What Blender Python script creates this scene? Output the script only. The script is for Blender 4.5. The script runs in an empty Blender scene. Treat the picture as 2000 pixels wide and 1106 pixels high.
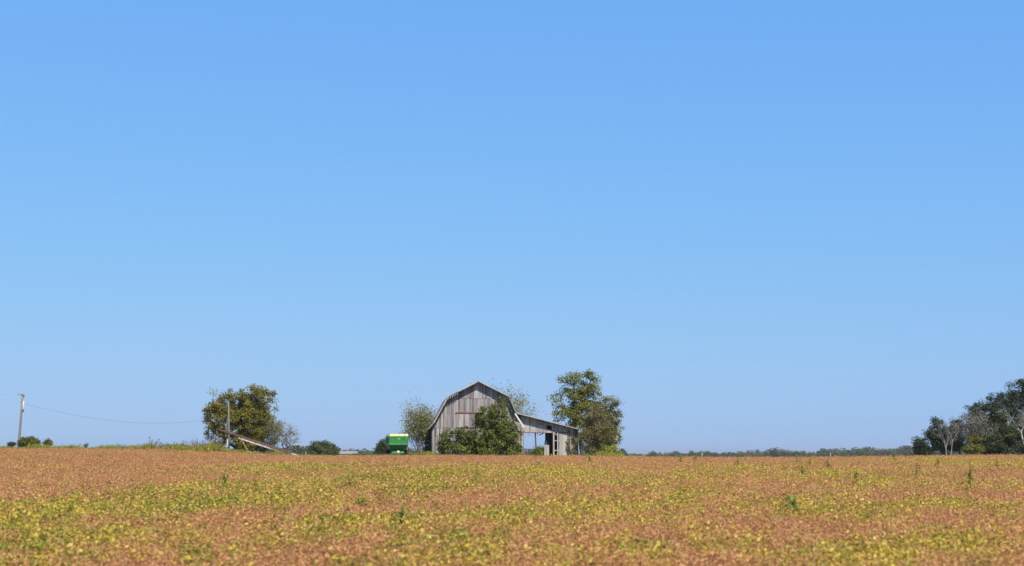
import bpy, math, random
import numpy as np
from mathutils import Vector, Matrix, noise
R = math.radians
sc = bpy.context.scene
C = sc.collection

# ------------------------------------------------------------------ camera, sky, sun, exposure
F = 2600.0; PW = 2000.0; HOR = 884.0          # focal length and horizon row, in photograph pixels
EYE = 2.6; PITCH = math.atan((HOR - 553) / F)
cam = bpy.data.cameras.new('camera'); camo = bpy.data.objects.new('camera', cam); C.objects.link(camo)
cam.sensor_width = 36; cam.lens = F / PW * 36; cam.clip_end = 20000; cam.clip_start = 0.1
camo.location = (0, 0, EYE); camo.rotation_euler = (R(90) + PITCH, 0, 0)
sc.camera = camo
cam.dof.use_dof = True; cam.dof.focus_distance = 172; cam.dof.aperture_fstop = 1.0
SUN_EL, SUN_AZ = R(50), R(158)                 # azimuth clockwise from +Y (the view direction)
w = bpy.data.worlds.new('World'); sc.world = w; w.use_nodes = True
nt = w.node_tree; bg = nt.nodes['Background']
sky = nt.nodes.new('ShaderNodeTexSky'); sky.sky_type = 'NISHITA'; sky.sun_disc = False
sky.sun_elevation = SUN_EL; sky.sun_rotation = SUN_AZ
sky.altitude = 200; sky.air_density = 2.0; sky.dust_density = 0.1; sky.ozone_density = 3.0
bg.inputs[1].default_value = 0.10
# colour response of the clear deep blue sky: per channel gamma and gain on the physical sky, darker towards the zenith
def wn(t, **kw):
    n = nt.nodes.new(t)
    for k, v in kw.items(): setattr(n, k, v)
    return n
sc1 = wn('ShaderNodeVectorMath', operation='SCALE'); nt.links.new(sky.outputs[0], sc1.inputs[0]); sc1.inputs['Scale'].default_value = 0.1
sp = wn('ShaderNodeSeparateColor'); nt.links.new(sc1.outputs[0], sp.inputs[0]); cb = wn('ShaderNodeCombineColor')
for i, (gam_, gain) in enumerate(((0.626, 3.44), (0.455, 5.80), (0.1595, 9.10))):
    pw = wn('ShaderNodeMath', operation='POWER'); nt.links.new(sp.outputs[i], pw.inputs[0]); pw.inputs[1].default_value = gam_
    mu = wn('ShaderNodeMath', operation='MULTIPLY'); nt.links.new(pw.outputs[0], mu.inputs[0]); mu.inputs[1].default_value = gain; nt.links.new(mu.outputs[0], cb.inputs[i])
tcw = wn('ShaderNodeTexCoord'); sx = wn('ShaderNodeSeparateXYZ'); nt.links.new(tcw.outputs['Generated'], sx.inputs[0])
mrw = wn('ShaderNodeMapRange'); mrw.interpolation_type = 'SMOOTHSTEP'; nt.links.new(sx.outputs[2], mrw.inputs[0])
for i, v in zip((1, 2, 3, 4), (0.35, 0.62, 1.0, 0.13)): mrw.inputs[i].default_value = v
sc2 = wn('ShaderNodeVectorMath', operation='SCALE'); nt.links.new(cb.outputs[0], sc2.inputs[0]); nt.links.new(mrw.outputs[0], sc2.inputs['Scale'])
nt.links.new(sc2.outputs[0], bg.inputs[0])
sl = bpy.data.lights.new('sun', 'SUN'); sl.energy = 4.8; sl.angle = R(0.5); sl.color = (1, 0.92, 0.78)
so = bpy.data.objects.new('sun', sl); C.objects.link(so)
sd = Vector((math.sin(SUN_AZ) * math.cos(SUN_EL), math.cos(SUN_AZ) * math.cos(SUN_EL), math.sin(SUN_EL)))
so.rotation_euler = sd.to_track_quat('Z', 'Y').to_euler()
sc.view_settings.view_transform = 'Standard'; sc.view_settings.look = 'None'
sc.view_settings.exposure = 0.12; sc.view_settings.gamma = 1.0

# ------------------------------------------------------------------ helpers
def at(px, py, Y):
    v = (553 - py) / F; u = (px - 1000) / F
    dy = math.cos(PITCH) - v * math.sin(PITCH); dz = math.sin(PITCH) + v * math.cos(PITCH)
    k = Y / dy
    return Vector((u * k, Y, EYE + dz * k))

CROP = 0.6; YC = 155.0
EDGE = [(-1200, 876), (0, 876), (250, 876), (330, 878), (430, 882), (520, 887), (580, 890), (760, 889), (1100, 889), (1300, 892),
        (1500, 893), (1740, 891), (1800, 889), (2000, 888), (3200, 888)]
EX = np.array([at(p, q, YC).x for p, q in EDGE]); EZ = np.array([at(p, q, YC).z for p, q in EDGE]) - CROP
xs_ = np.linspace(-400, 400, 1601); zs_ = np.interp(xs_, EX, EZ)
kern = np.hanning(41); kern /= kern.sum()
zs_ = np.convolve(np.pad(zs_, 20, mode='edge'), kern, mode='valid')
def sstep(a, b, x): t = np.clip((x - a) / (b - a), 0, 1); return t * t * (3 - 2 * t)
def ground(x, y):
    x = np.asarray(x, float); y = np.asarray(y, float)
    t = np.clip((y - 10) / (YC - 10), 0, 1)
    z = np.interp(x, xs_, zs_) * t
    und = 0.07 * np.sin(x * 0.16 + 1.3) * np.sin(y * 0.11) + 0.05 * np.sin(x * 0.07 - y * 0.05)
    z = z + und * np.clip(t * (1 - t) * 3, 0, 1)
    far = sstep(205, 800, y)
    return z * (1 - 0.6 * far) - 6.5 * far
def gz(x, y): return float(ground(x, y))
def depth_of(px, py):                         # distance at which the crop top shows at this row
    lo, hi = 12.0, YC
    for _ in range(40):
        m = (lo + hi) / 2; p = at(px, py, m)
        if p.z > gz(p.x, m) + CROP: lo = m
        else: hi = m
    return (lo + hi) / 2

def tag(o, label=None, cat=None, group=None, kind=None):
    if label: o['label'] = label
    if cat: o['category'] = cat
    if group: o['group'] = group
    if kind: o['kind'] = kind
    return o
def empty(name, loc, rz=0):
    o = bpy.data.objects.new(name, None); C.objects.link(o); o.location = loc; o.rotation_euler = (0, 0, rz)
    o.empty_display_size = 0.3
    return o
def obj(name, me, mat=None, parent=None, link=True):
    o = bpy.data.objects.new(name, me)
    if link: C.objects.link(o)
    if mat: me.materials.append(mat)
    if parent: o.parent = parent
    return o
class MB:
    def __init__(s): s.v = []; s.f = []
    def add(s, vs, fs):
        b = len(s.v); s.v += [tuple(p) for p in vs]; s.f += [tuple(i + b for i in f) for f in fs]
    def hexa(s, p):                            # 8 corners: bottom ring 0-3, top ring 4-7
        s.add(p, [(3, 2, 1, 0), (4, 5, 6, 7), (0, 1, 5, 4), (1, 2, 6, 5), (2, 3, 7, 6), (3, 0, 4, 7)])
    def box(s, x0, x1, y0, y1, z0, z1):
        s.hexa([(x0, y0, z0), (x1, y0, z0), (x1, y1, z0), (x0, y1, z0), (x0, y0, z1), (x1, y0, z1), (x1, y1, z1), (x0, y1, z1)])
    def beam(s, a, b, wx, wy, ref=(0, 1, 0)):
        a = Vector(a); b = Vector(b); d = (b - a).normalized(); r = Vector(ref)
        u = d.cross(r)
        if u.length < 1e-3: u = d.cross(Vector((1, 0, 0)))
        u.normalize(); t = u.cross(d).normalized()
        q = [(-1, -1), (1, -1), (1, 1), (-1, 1)]
        s.hexa([a + u * wx / 2 * i + t * wy / 2 * j for i, j in q] + [b + u * wx / 2 * i + t * wy / 2 * j for i, j in q])
    def tube(s, pts, rad, n=8, cap=True):
        pts = [Vector(p) for p in pts]
        rad = list(rad) if hasattr(rad, '__len__') else [rad] * len(pts)
        vs = []; fs = []
        ref = Vector((0.31, 0.95, 0.07))
        for i, p in enumerate(pts):
            d = (pts[min(i + 1, len(pts) - 1)] - pts[max(i - 1, 0)]).normalized()
            u = d.cross(ref)
            if u.length < 0.05: u = d.cross(Vector((1, 0, 0)))
            u.normalize(); t = d.cross(u)
            for k in range(n):
                a = 2 * math.pi * k / n
                vs.append(p + (u * math.cos(a) + t * math.sin(a)) * rad[i])
        for i in range(len(pts) - 1):
            for k in range(n):
                fs.append((i * n + k, i * n + (k + 1) % n, (i + 1) * n + (k + 1) % n, (i + 1) * n + k))
        if cap: fs.append(tuple(range(n - 1, -1, -1))); fs.append(tuple((len(pts) - 1) * n + k for k in range(n)))
        s.add(vs, fs)
    def mesh(s, name, smooth=False):
        me = bpy.data.meshes.new(name); me.from_pydata(s.v, [], s.f); me.update()
        if smooth: me.polygons.foreach_set('use_smooth', [True] * len(me.polygons))
        return me
    def build(s, name, mat, parent=None, smooth=False): return obj(name, s.mesh(name, smooth), mat, parent)
def quads(name, V):                            # V: (N,4,3)
    n = len(V); me = bpy.data.meshes.new(name)
    me.vertices.add(n * 4); me.vertices.foreach_set('co', V.reshape(-1).astype(np.float32))
    me.loops.add(n * 4); me.loops.foreach_set('vertex_index', np.arange(n * 4, dtype=np.int32))
    me.polygons.add(n); me.polygons.foreach_set('loop_start', np.arange(0, n * 4, 4, dtype=np.int32))
    me.polygons.foreach_set('loop_total', np.full(n, 4, dtype=np.int32))
    me.update(calc_edges=True)
    return me
def leaf_quads(rng, P, size, up=0.25, aspect=0.6, out=None):
    n = len(P)
    nrm = rng.normal(size=(n, 3)); nrm[:, 2] = np.abs(nrm[:, 2]) + up
    if out is not None: nrm += out
    nrm /= np.linalg.norm(nrm, axis=1)[:, None]
    a = np.cross(nrm, rng.normal(size=(n, 3))); a /= np.linalg.norm(a, axis=1)[:, None] + 1e-9
    b = np.cross(nrm, a)
    L = (size * rng.uniform(0.6, 1.35, n))[:, None]; Wd = L * aspect
    V = np.empty((n, 4, 3))
    V[:, 0] = P - a * L * 0.5; V[:, 2] = P + a * L * 0.5 - nrm * L * 0.12
    V[:, 1] = P + b * Wd * 0.5 - a * L * 0.05; V[:, 3] = P - b * Wd * 0.5 - a * L * 0.05
    return V

# ------------------------------------------------------------------ materials
def mat(name):
    m = bpy.data.materials.new(name); m.use_nodes = True
    nt = m.node_tree; return m, nt, nt.nodes['Principled BSDF'], nt.nodes['Material Output']
def node(nt, t, **kw):
    n = nt.nodes.new(t)
    for k, v in kw.items(): setattr(n, k, v)
    return n
def ramp(nt, cols, fac=None):
    r = node(nt, 'ShaderNodeValToRGB'); e = r.color_ramp.elements
    while len(e) < len(cols): e.new(0.5)
    for i, (p, c) in enumerate(cols): e[i].position = p; e[i].color = (*c, 1)
    if fac is not None: nt.links.new(fac, r.inputs[0])
    return r
def leaf_mat(name, cols, trans=0.3, patch=0.35, scale=0.6, rough=0.55, iw=0.2):
    """cols: dark .. light leaf colours; each leaf picks its own, clumps lean one way"""
    m, nt, bs, out = mat(name)
    geo = node(nt, 'ShaderNodeNewGeometry'); oi = node(nt, 'ShaderNodeObjectInfo'); tc = node(nt, 'ShaderNodeTexCoord')
    nz = node(nt, 'ShaderNodeTexNoise'); nz.inputs['Scale'].default_value = scale; nz.inputs['Detail'].default_value = 2
    nt.links.new(tc.outputs['Object'], nz.inputs['Vector'])
    a = node(nt, 'ShaderNodeMath', operation='MULTIPLY_ADD'); nt.links.new(nz.outputs[0], a.inputs[0]); a.inputs[1].default_value = patch * 4; a.inputs[2].default_value = -patch * 2 + 0.0
    b = node(nt, 'ShaderNodeMath', operation='MULTIPLY_ADD'); nt.links.new(geo.outputs['Random Per Island'], b.inputs[0]); b.inputs[1].default_value = 0.8; nt.links.new(a.outputs[0], b.inputs[2])
    c = node(nt, 'ShaderNodeMath', operation='MULTIPLY_ADD'); nt.links.new(oi.outputs['Random'], c.inputs[0]); c.inputs[1].default_value = iw; nt.links.new(b.outputs[0], c.inputs[2])
    r = ramp(nt, [(i / (len(cols) - 1), q) for i, q in enumerate(cols)], c.outputs[0])
    nt.links.new(r.outputs[0], bs.inputs['Base Color']); bs.inputs['Roughness'].default_value = rough
    bs.inputs['Specular IOR Level'].default_value = 0.3
    tr = node(nt, 'ShaderNodeBsdfTranslucent'); nt.links.new(r.outputs[0], tr.inputs[0])
    mx = node(nt, 'ShaderNodeMixShader'); mx.inputs[0].default_value = trans
    nt.links.new(bs.outputs[0], mx.inputs[1]); nt.links.new(tr.outputs[0], mx.inputs[2]); nt.links.new(mx.outputs[0], out.inputs[0])
    return m
def plain(name, col, rough=0.6, metal=0.0, var=0.15, scale=6.0, spec=0.4):
    m, nt, bs, out = mat(name); tc = node(nt, 'ShaderNodeTexCoord')
    nz = node(nt, 'ShaderNodeTexNoise'); nz.inputs['Scale'].default_value = scale; nz.inputs['Detail'].default_value = 5
    nt.links.new(tc.outputs['Object'], nz.inputs['Vector'])
    lo = tuple(c * (1 - var) for c in col); hi = tuple(min(1, c * (1 + var)) for c in col)
    r = ramp(nt, [(0.3, lo), (0.7, hi)], nz.outputs[0]); nt.links.new(r.outputs[0], bs.inputs['Base Color'])
    bs.inputs['Roughness'].default_value = rough; bs.inputs['Metallic'].default_value = metal; bs.inputs['Specular IOR Level'].default_value = spec
    return m
def wood_mat(name, cols, streak=(7, 7, 0.35), warm=0.0):
    m, nt, bs, out = mat(name); tc = node(nt, 'ShaderNodeTexCoord'); geo = node(nt, 'ShaderNodeNewGeometry')
    mp = node(nt, 'ShaderNodeMapping'); mp.inputs['Scale'].default_value = streak
    nt.links.new(tc.outputs['Object'], mp.inputs[0])
    nz = node(nt, 'ShaderNodeTexNoise'); nz.inputs['Scale'].default_value = 1.0; nz.inputs['Detail'].default_value = 6; nz.inputs['Roughness'].default_value = 0.65
    nt.links.new(mp.outputs[0], nz.inputs['Vector'])
    a = node(nt, 'ShaderNodeMath', operation='MULTIPLY_ADD'); nt.links.new(nz.outputs[0], a.inputs[0]); a.inputs[1].default_value = 1.5; a.inputs[2].default_value = -0.56
    b = node(nt, 'ShaderNodeMath', operation='MULTIPLY_ADD'); nt.links.new(geo.outputs['Random Per Island'], b.inputs[0]); b.inputs[1].default_value = 0.62; nt.links.new(a.outputs[0], b.inputs[2])
    r = ramp(nt, [(i / (len(cols) - 1), q) for i, q in enumerate(cols)], b.outputs[0])
    nt.links.new(r.outputs[0], bs.inputs['Base Color']); bs.inputs['Roughness'].default_value = 0.85; bs.inputs['Specular IOR Level'].default_value = 0.2
    return m

M = {}
M['boards'] = wood_mat('weathered_boards', [(0.09, 0.078, 0.08), (0.2, 0.178, 0.182), (0.315, 0.288, 0.29), (0.41, 0.385, 0.385), (0.58, 0.555, 0.55)])
M['lean_boards'] = wood_mat('weathered_pinkish_boards', [(0.17, 0.14, 0.14), (0.29, 0.25, 0.25), (0.40, 0.35, 0.345), (0.48, 0.43, 0.42), (0.6, 0.57, 0.56)])
M['pale_boards'] = wood_mat('pale_boards', [(0.2, 0.185, 0.185), (0.34, 0.32, 0.315), (0.46, 0.44, 0.43), (0.6, 0.58, 0.57)])
M['roof'] = plain('weathered_roof', (0.34, 0.32, 0.30), 0.8, 0, 0.35, 1.2)
M['trim'] = plain('pale_trim', (0.42, 0.40, 0.38), 0.8, 0, 0.25, 3)
M['red_trim'] = plain('rust_red_trim', (0.24, 0.12, 0.105), 0.8, 0, 0.3, 3)
M['dark_wood'] = plain('dark_timber', (0.09, 0.075, 0.065), 0.9, 0, 0.3, 3)
M['pole'] = wood_mat('pole_wood', [(0.17, 0.145, 0.125), (0.25, 0.22, 0.20), (0.33, 0.30, 0.28)], (14, 14, 0.4))
M['bark'] = wood_mat('bark', [(0.06, 0.05, 0.04), (0.12, 0.10, 0.08), (0.2, 0.17, 0.14)], (5, 5, 0.6))
M['grey_bark'] = wood_mat('grey_bark', [(0.22, 0.2, 0.185), (0.34, 0.31, 0.29), (0.46, 0.43, 0.40)], (5, 5, 0.6))
M['dim_bark'] = wood_mat('dim_grey_bark', [(0.15, 0.135, 0.125), (0.25, 0.23, 0.21), (0.36, 0.34, 0.32)], (5, 5, 0.6))
M['dead_bark'] = wood_mat('bleached_bark', [(0.3, 0.28, 0.25), (0.46, 0.44, 0.41), (0.62, 0.6, 0.57)], (5, 5, 0.6))
M['green'] = plain('green_paint', (0.03, 0.235, 0.055), 0.45, 0, 0.18, 1.3)
M['green_worn'] = plain('worn_green_paint', (0.10, 0.30, 0.13), 0.5, 0, 0.2, 2)
M['yellow'] = plain('yellow_paint', (0.72, 0.57, 0.20), 0.5, 0, 0.12, 2)
M['white'] = plain('white_paint', (0.75, 0.74, 0.7), 0.5, 0, 0.08, 3)
M['rubber'] = plain('rubber', (0.02, 0.02, 0.02), 0.9, 0, 0.2, 5)
M['steel'] = plain('galvanised_steel', (0.42, 0.43, 0.44), 0.5, 0.2, 0.15, 4)
M['dull_white'] = plain('dull_white_paint', (0.55, 0.53, 0.5), 0.6, 0, 0.3, 2.5)
M['rust'] = plain('rust', (0.13, 0.075, 0.06), 0.85, 0, 0.4, 3)
M['wire'] = plain('wire', (0.12, 0.13, 0.15), 0.7, 0, 0.1, 3)
M['hub_red'] = plain('rusty_hitch', (0.22, 0.09, 0.03), 0.8, 0, 0.3, 5)
M['far_shed'] = plain('far_shed_metal', (0.33, 0.34, 0.36), 0.6, 0, 0.08, 0.5)
# leaves
M['lf_mid'] = leaf_mat('leaf_mid_green', [(0.079, 0.104, 0.02), (0.183, 0.213, 0.034), (0.317, 0.329, 0.055), (0.464, 0.415, 0.091)], 0.45)
M['lf_olive'] = leaf_mat('leaf_olive', [(0.088, 0.094, 0.019), (0.201, 0.201, 0.035), (0.342, 0.313, 0.059), (0.496, 0.413, 0.088)], 0.45)
M['lf_bright'] = leaf_mat('leaf_bright_green', [(0.045, 0.066, 0.01), (0.105, 0.138, 0.018), (0.18, 0.215, 0.028), (0.29, 0.29, 0.05)])
M['lf_dark'] = leaf_mat('leaf_dark_green', [(0.025, 0.04, 0.014), (0.052, 0.075, 0.022), (0.09, 0.115, 0.034), (0.16, 0.165, 0.05)], 0.2)
M['lf_cedar'] = leaf_mat('leaf_cedar', [(0.022, 0.034, 0.017), (0.042, 0.058, 0.026), (0.068, 0.09, 0.038), (0.11, 0.125, 0.05)], 0.1)
M['lf_grey'] = leaf_mat('leaf_grey_green', [(0.16, 0.17, 0.065), (0.27, 0.275, 0.10), (0.38, 0.37, 0.15), (0.48, 0.45, 0.21)])
M['lf_round'] = leaf_mat('leaf_blue_green', [(0.04, 0.06, 0.025), (0.085, 0.115, 0.04), (0.14, 0.175, 0.06), (0.22, 0.24, 0.09)], 0.3)
M['lf_brown'] = leaf_mat('leaf_brown_olive', [(0.117, 0.101, 0.039), (0.221, 0.189, 0.065), (0.325, 0.28, 0.085), (0.442, 0.364, 0.111)], 0.45)
M['lf_far'] = leaf_mat('leaf_far_woods', [(0.025, 0.04, 0.015), (0.05, 0.072, 0.024), (0.1, 0.12, 0.04), (0.19, 0.18, 0.065)], 0.15, 0.25, 0.15, iw=0.7)
M['lf_twig'] = leaf_mat('dry_twigs', [(0.10, 0.085, 0.07), (0.16, 0.14, 0.12), (0.24, 0.21, 0.19), (0.3, 0.27, 0.24)], 0.05)
# crops and weeds
M['cr_dry'] = leaf_mat('dry_soybean', [(0.38, 0.17, 0.078), (0.61, 0.312, 0.145), (0.76, 0.435, 0.212), (0.84, 0.56, 0.30)], 0.38, 0.12, 3)
M['cr_tan'] = leaf_mat('tan_soybean', [(0.40, 0.23, 0.07), (0.60, 0.39, 0.12), (0.74, 0.52, 0.17), (0.82, 0.64, 0.28)], 0.38, 0.12, 3)
M['cr_yel'] = leaf_mat('yellow_soybean_leaf', [(0.40, 0.33, 0.05), (0.60, 0.48, 0.075), (0.76, 0.59, 0.10), (0.82, 0.66, 0.22)], 0.4, 0.12, 3)
M['cr_grn'] = leaf_mat('green_soybean_leaf', [(0.15, 0.18, 0.04), (0.29, 0.31, 0.055), (0.46, 0.43, 0.07), (0.66, 0.55, 0.10)], 0.4, 0.12, 3)
M['corn'] = leaf_mat('corn_leaf', [(0.09, 0.15, 0.025), (0.18, 0.26, 0.04), (0.28, 0.36, 0.06), (0.42, 0.44, 0.1)], 0.35, 0.1, 2)
M['wd_yel'] = leaf_mat('weed_yellow_green', [(0.15, 0.19, 0.03), (0.32, 0.34, 0.05), (0.5, 0.46, 0.08), (0.62, 0.54, 0.16)], 0.35, 0.25, 0.4)
M['wd_grn'] = leaf_mat('weed_green', [(0.06, 0.10, 0.025), (0.12, 0.18, 0.035), (0.2, 0.25, 0.05), (0.32, 0.32, 0.09)], 0.35, 0.25, 0.4)
M['wd_dry'] = leaf_mat('weed_dry', [(0.1, 0.08, 0.05), (0.2, 0.15, 0.09), (0.3, 0.23, 0.15), (0.42, 0.34, 0.24)], 0.2, 0.2, 0.6)

# ------------------------------------------------------------------ ground: one sheet to the horizon
gx = np.unique(np.concatenate([np.linspace(-140, 140, 141), -np.geomspace(140, 7000, 24), np.geomspace(140, 7000, 24)]))
gy = np.unique(np.concatenate([np.linspace(-80, 220, 101), np.geomspace(220, 9000, 40)]))
GX, GY = np.meshgrid(gx, gy); GZ = ground(GX, GY)
nx, ny = len(gx), len(gy)
me = bpy.data.meshes.new('ground')
fs = [(j * nx + i, j * nx + i + 1, (j + 1) * nx + i + 1, (j + 1) * nx + i) for j in range(ny - 1) for i in range(nx - 1)]
me.from_pydata(np.stack([GX, GY, GZ], -1).reshape(-1, 3).tolist(), [], fs); me.update()
me.polygons.foreach_set('use_smooth', [True] * len(me.polygons))
m, nt, bs, out = mat('ground_soil_and_grass')
geo = node(nt, 'ShaderNodeNewGeometry'); sep = node(nt, 'ShaderNodeSeparateXYZ'); nt.links.new(geo.outputs['Position'], sep.inputs[0])
n1 = node(nt, 'ShaderNodeTexNoise'); n1.inputs['Scale'].default_value = 2.2; n1.inputs['Detail'].default_value = 8; nt.links.new(geo.outputs['Position'], n1.inputs['Vector'])
soil = ramp(nt, [(0.3, (0.16, 0.085, 0.045)), (0.55, (0.28, 0.15, 0.075)), (0.75, (0.38, 0.22, 0.12))], n1.outputs[0])
n2 = node(nt, 'ShaderNodeTexNoise'); n2.inputs['Scale'].default_value = 0.35; n2.inputs['Detail'].default_value = 8; nt.links.new(geo.outputs['Position'], n2.inputs['Vector'])
grass = ramp(nt, [(0.3, (0.07, 0.09, 0.025)), (0.5, (0.12, 0.14, 0.04)), (0.7, (0.22, 0.2, 0.08))], n2.outputs[0])
mr = node(nt, 'ShaderNodeMapRange'); nt.links.new(sep.outputs[1], mr.inputs[0]); mr.inputs[1].default_value = 156; mr.inputs[2].default_value = 158
mx = node(nt, 'ShaderNodeMix', data_type='RGBA'); nt.links.new(mr.outputs[0], mx.inputs[0])
nt.links.new(soil.outputs[0], mx.inputs[6]); nt.links.new(grass.outputs[0], mx.inputs[7]); nt.links.new(mx.outputs[2], bs.inputs['Base Color'])
bs.inputs['Roughness'].default_value = 0.95
tag(obj('ground', me, m), kind='structure')

# ------------------------------------------------------------------ scatter by geometry nodes (stuff only)
def scatter(name, P, idx, scl, rot, templates):
    me = bpy.data.meshes.new(name); n = len(P)
    me.vertices.add(n); me.vertices.foreach_set('co', np.asarray(P, np.float32).reshape(-1))
    a = me.attributes.new('idx', 'INT', 'POINT'); a.data.foreach_set('value', np.asarray(idx, np.int32))
    a = me.attributes.new('scl', 'FLOAT_VECTOR', 'POINT'); a.data.foreach_set('vector', np.asarray(scl, np.float32).reshape(-1))
    a = me.attributes.new('rot', 'FLOAT_VECTOR', 'POINT'); a.data.foreach_set('vector', np.asarray(rot, np.float32).reshape(-1))
    me.update()
    o = obj(name, me)
    g = bpy.data.node_groups.new(name + '_scatter', 'GeometryNodeTree')
    g.interface.new_socket('Geometry', in_out='INPUT', socket_type='NodeSocketGeometry'); g.interface.new_socket('Geometry', in_out='OUTPUT', socket_type='NodeSocketGeometry')
    gi = g.nodes.new('NodeGroupInput'); go = g.nodes.new('NodeGroupOutput')
    ip = g.nodes.new('GeometryNodeInstanceOnPoints'); g.links.new(gi.outputs[0], ip.inputs['Points'])
    jn = g.nodes.new('GeometryNodeJoinGeometry')
    for t in reversed(templates):
        oi = g.nodes.new('GeometryNodeObjectInfo'); oi.inputs['Object'].default_value = t; oi.inputs['As Instance'].default_value = True
        g.links.new(oi.outputs['Geometry'], jn.inputs[0])
    g.links.new(jn.outputs[0], ip.inputs['Instance']); ip.inputs['Pick Instance'].default_value = True
    def named(nm, dt):
        q = g.nodes.new('GeometryNodeInputNamedAttribute'); q.data_type = dt; q.inputs['Name'].default_value = nm; return q.outputs['Attribute']
    g.links.new(named('idx', 'INT'), ip.inputs['Instance Index'])
    e = g.nodes.new('FunctionNodeEulerToRotation'); g.links.new(named('rot', 'FLOAT_VECTOR'), e.inputs[0])
    g.links.new(e.outputs[0], ip.inputs['Rotation']); g.links.new(named('scl', 'FLOAT_VECTOR'), ip.inputs['Scale'])
    g.links.new(ip.outputs[0], go.inputs[0])
    md = o.modifiers.new('scatter', 'NODES'); md.node_group = g
    return o
def template(name, V, m): return obj(name, quads(name, V), m, link=False)

def soy_dry(rng, n=85):
    t = rng.uniform(0.12, 1, n); k = rng.integers(0, 6, n); ang = k * 1.05 + rng.normal(0, 0.25, n)
    r = 0.05 + 0.24 * t * rng.uniform(0.3, 1.1, n)
    P = np.stack([r * np.cos(ang), r * np.sin(ang), 0.62 * t * (1 - 0.25 * (r / 0.3) ** 2) + rng.normal(0, 0.02, n)], -1)
    V = leaf_quads(rng, P, 0.068, 0.8, 0.55)
    S = []                                     # upright stalks as thin blades
    for j in range(4):
        a = rng.uniform(0, 6.28); b = np.array([0.06 * math.cos(a), 0.06 * math.sin(a), 0]); q = rng.uniform(0.1, 0.3)
        e = np.array([q * math.cos(a), q * math.sin(a), rng.uniform(0.42, 0.7)]); s = np.array([-math.sin(a), math.cos(a), 0]) * 0.007
        S.append([b - s, b + s, e + s * 0.6, e - s * 0.6])
    return np.concatenate([V, np.array(S)])
def soy_leafy(rng, n=42):
    P = []
    for j in range(n // 3):
        a = rng.uniform(0, 6.28); r = 0.27 * math.sqrt(rng.uniform(0, 1)); z = 0.6 * (1 - 0.6 * (r / 0.3) ** 2) * rng.uniform(0.55, 1.08)
        c = np.array([r * math.cos(a), r * math.sin(a), z])
        for q in range(3): P.append(c + np.array([0.055 * math.cos(a + q * 2.1), 0.055 * math.sin(a + q * 2.1), rng.normal(0, 0.012)]))
    return leaf_quads(rng, np.array(P), 0.088, 0.8, 0.68)
rng = np.random.default_rng(5)
T_dry = [template('dry_plant', soy_dry(rng, 105), M['cr_dry']) for _ in range(5)]
T_dry += [template('tan_plant', soy_dry(rng), M['cr_tan']) for _ in range(3)]
T_yel = [template('yellow_plant', soy_leafy(rng), M['cr_yel']) for _ in range(4)]
T_grn = [template('green_plant', soy_leafy(rng), M['cr_grn']) for _ in range(4)]

# plants over the field, denser near the road
def field_points(rng):
    out = []
    for y0, y1, den, s in ((11, 45, 15, 0.95), (45, 90, 9, 1.12), (90, YC + 2, 6.5, 1.3)):
        xm = 0.46 * y1 + 5; n = int((y1 - y0) * 2 * xm * den)
        x = rng.uniform(-xm, xm, n); y = rng.uniform(y0, y1, n)
        k = np.abs(x) < 0.46 * y + 5; x = x[k]; y = y[k]
        out.append(np.stack([x, y, np.full(len(x), s)], -1))
    return np.concatenate(out)
FP = field_points(rng)
# leafy patches: ellipses (centre in the photograph, half sizes in photograph pixels, strength) laid out on the field
PATCH = [(80, 1000, 190, 45, .8), (300, 975, 200, 28, .75), (480, 955, 200, 22, .65), (150, 1045, 160, 26, .65), (640, 935, 140, 13, .6), (860, 925, 110, 18, .75),
         (560, 912, 130, 7, .6), (1080, 920, 160, 11, .65), (1200, 935, 80, 9, .55), (1010, 1000, 110, 16, .5), (1200, 985, 120, 18, .55), (690, 1010, 120, 20, .5), (850, 1040, 70, 30, .6),
         (930, 1055, 60, 40, .4), (1110, 1085, 60, 30, .4), (1400, 970, 140, 16, .55), (1580, 985, 110, 20, .5), (1750, 940, 160, 10, .5), (1950, 906, 120, 3, .8), (1850, 897, 150, 2.5, .5), (1650, 930, 140, 12, .4), (1500, 915, 150, 8, .4), (1350, 925, 120, 10, .4),
         (730, 1095, 60, 16, .6), (640, 970, 90, 12, .4), (1640, 1060, 110, 22, .5), (1850, 1040, 120, 25, .4), (1450, 1050, 90, 25, .35), (1240, 1060, 60, 25, .35), (60, 1090, 120, 15, .5), (420, 1080, 120, 20, .3), (800, 965, 120, 10, .3),
         (1900, 980, 110, 14, .4), (1690, 1005, 80, 12, .4)]
def project(x, y, z):
    d = np.stack([x, y, z - EYE]); fw = d[1] * math.cos(PITCH) + d[2] * math.sin(PITCH); up = -d[1] * math.sin(PITCH) + d[2] * math.cos(PITCH)
    return 1000 + F * d[0] / fw, 553 - F * up / fw
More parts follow.
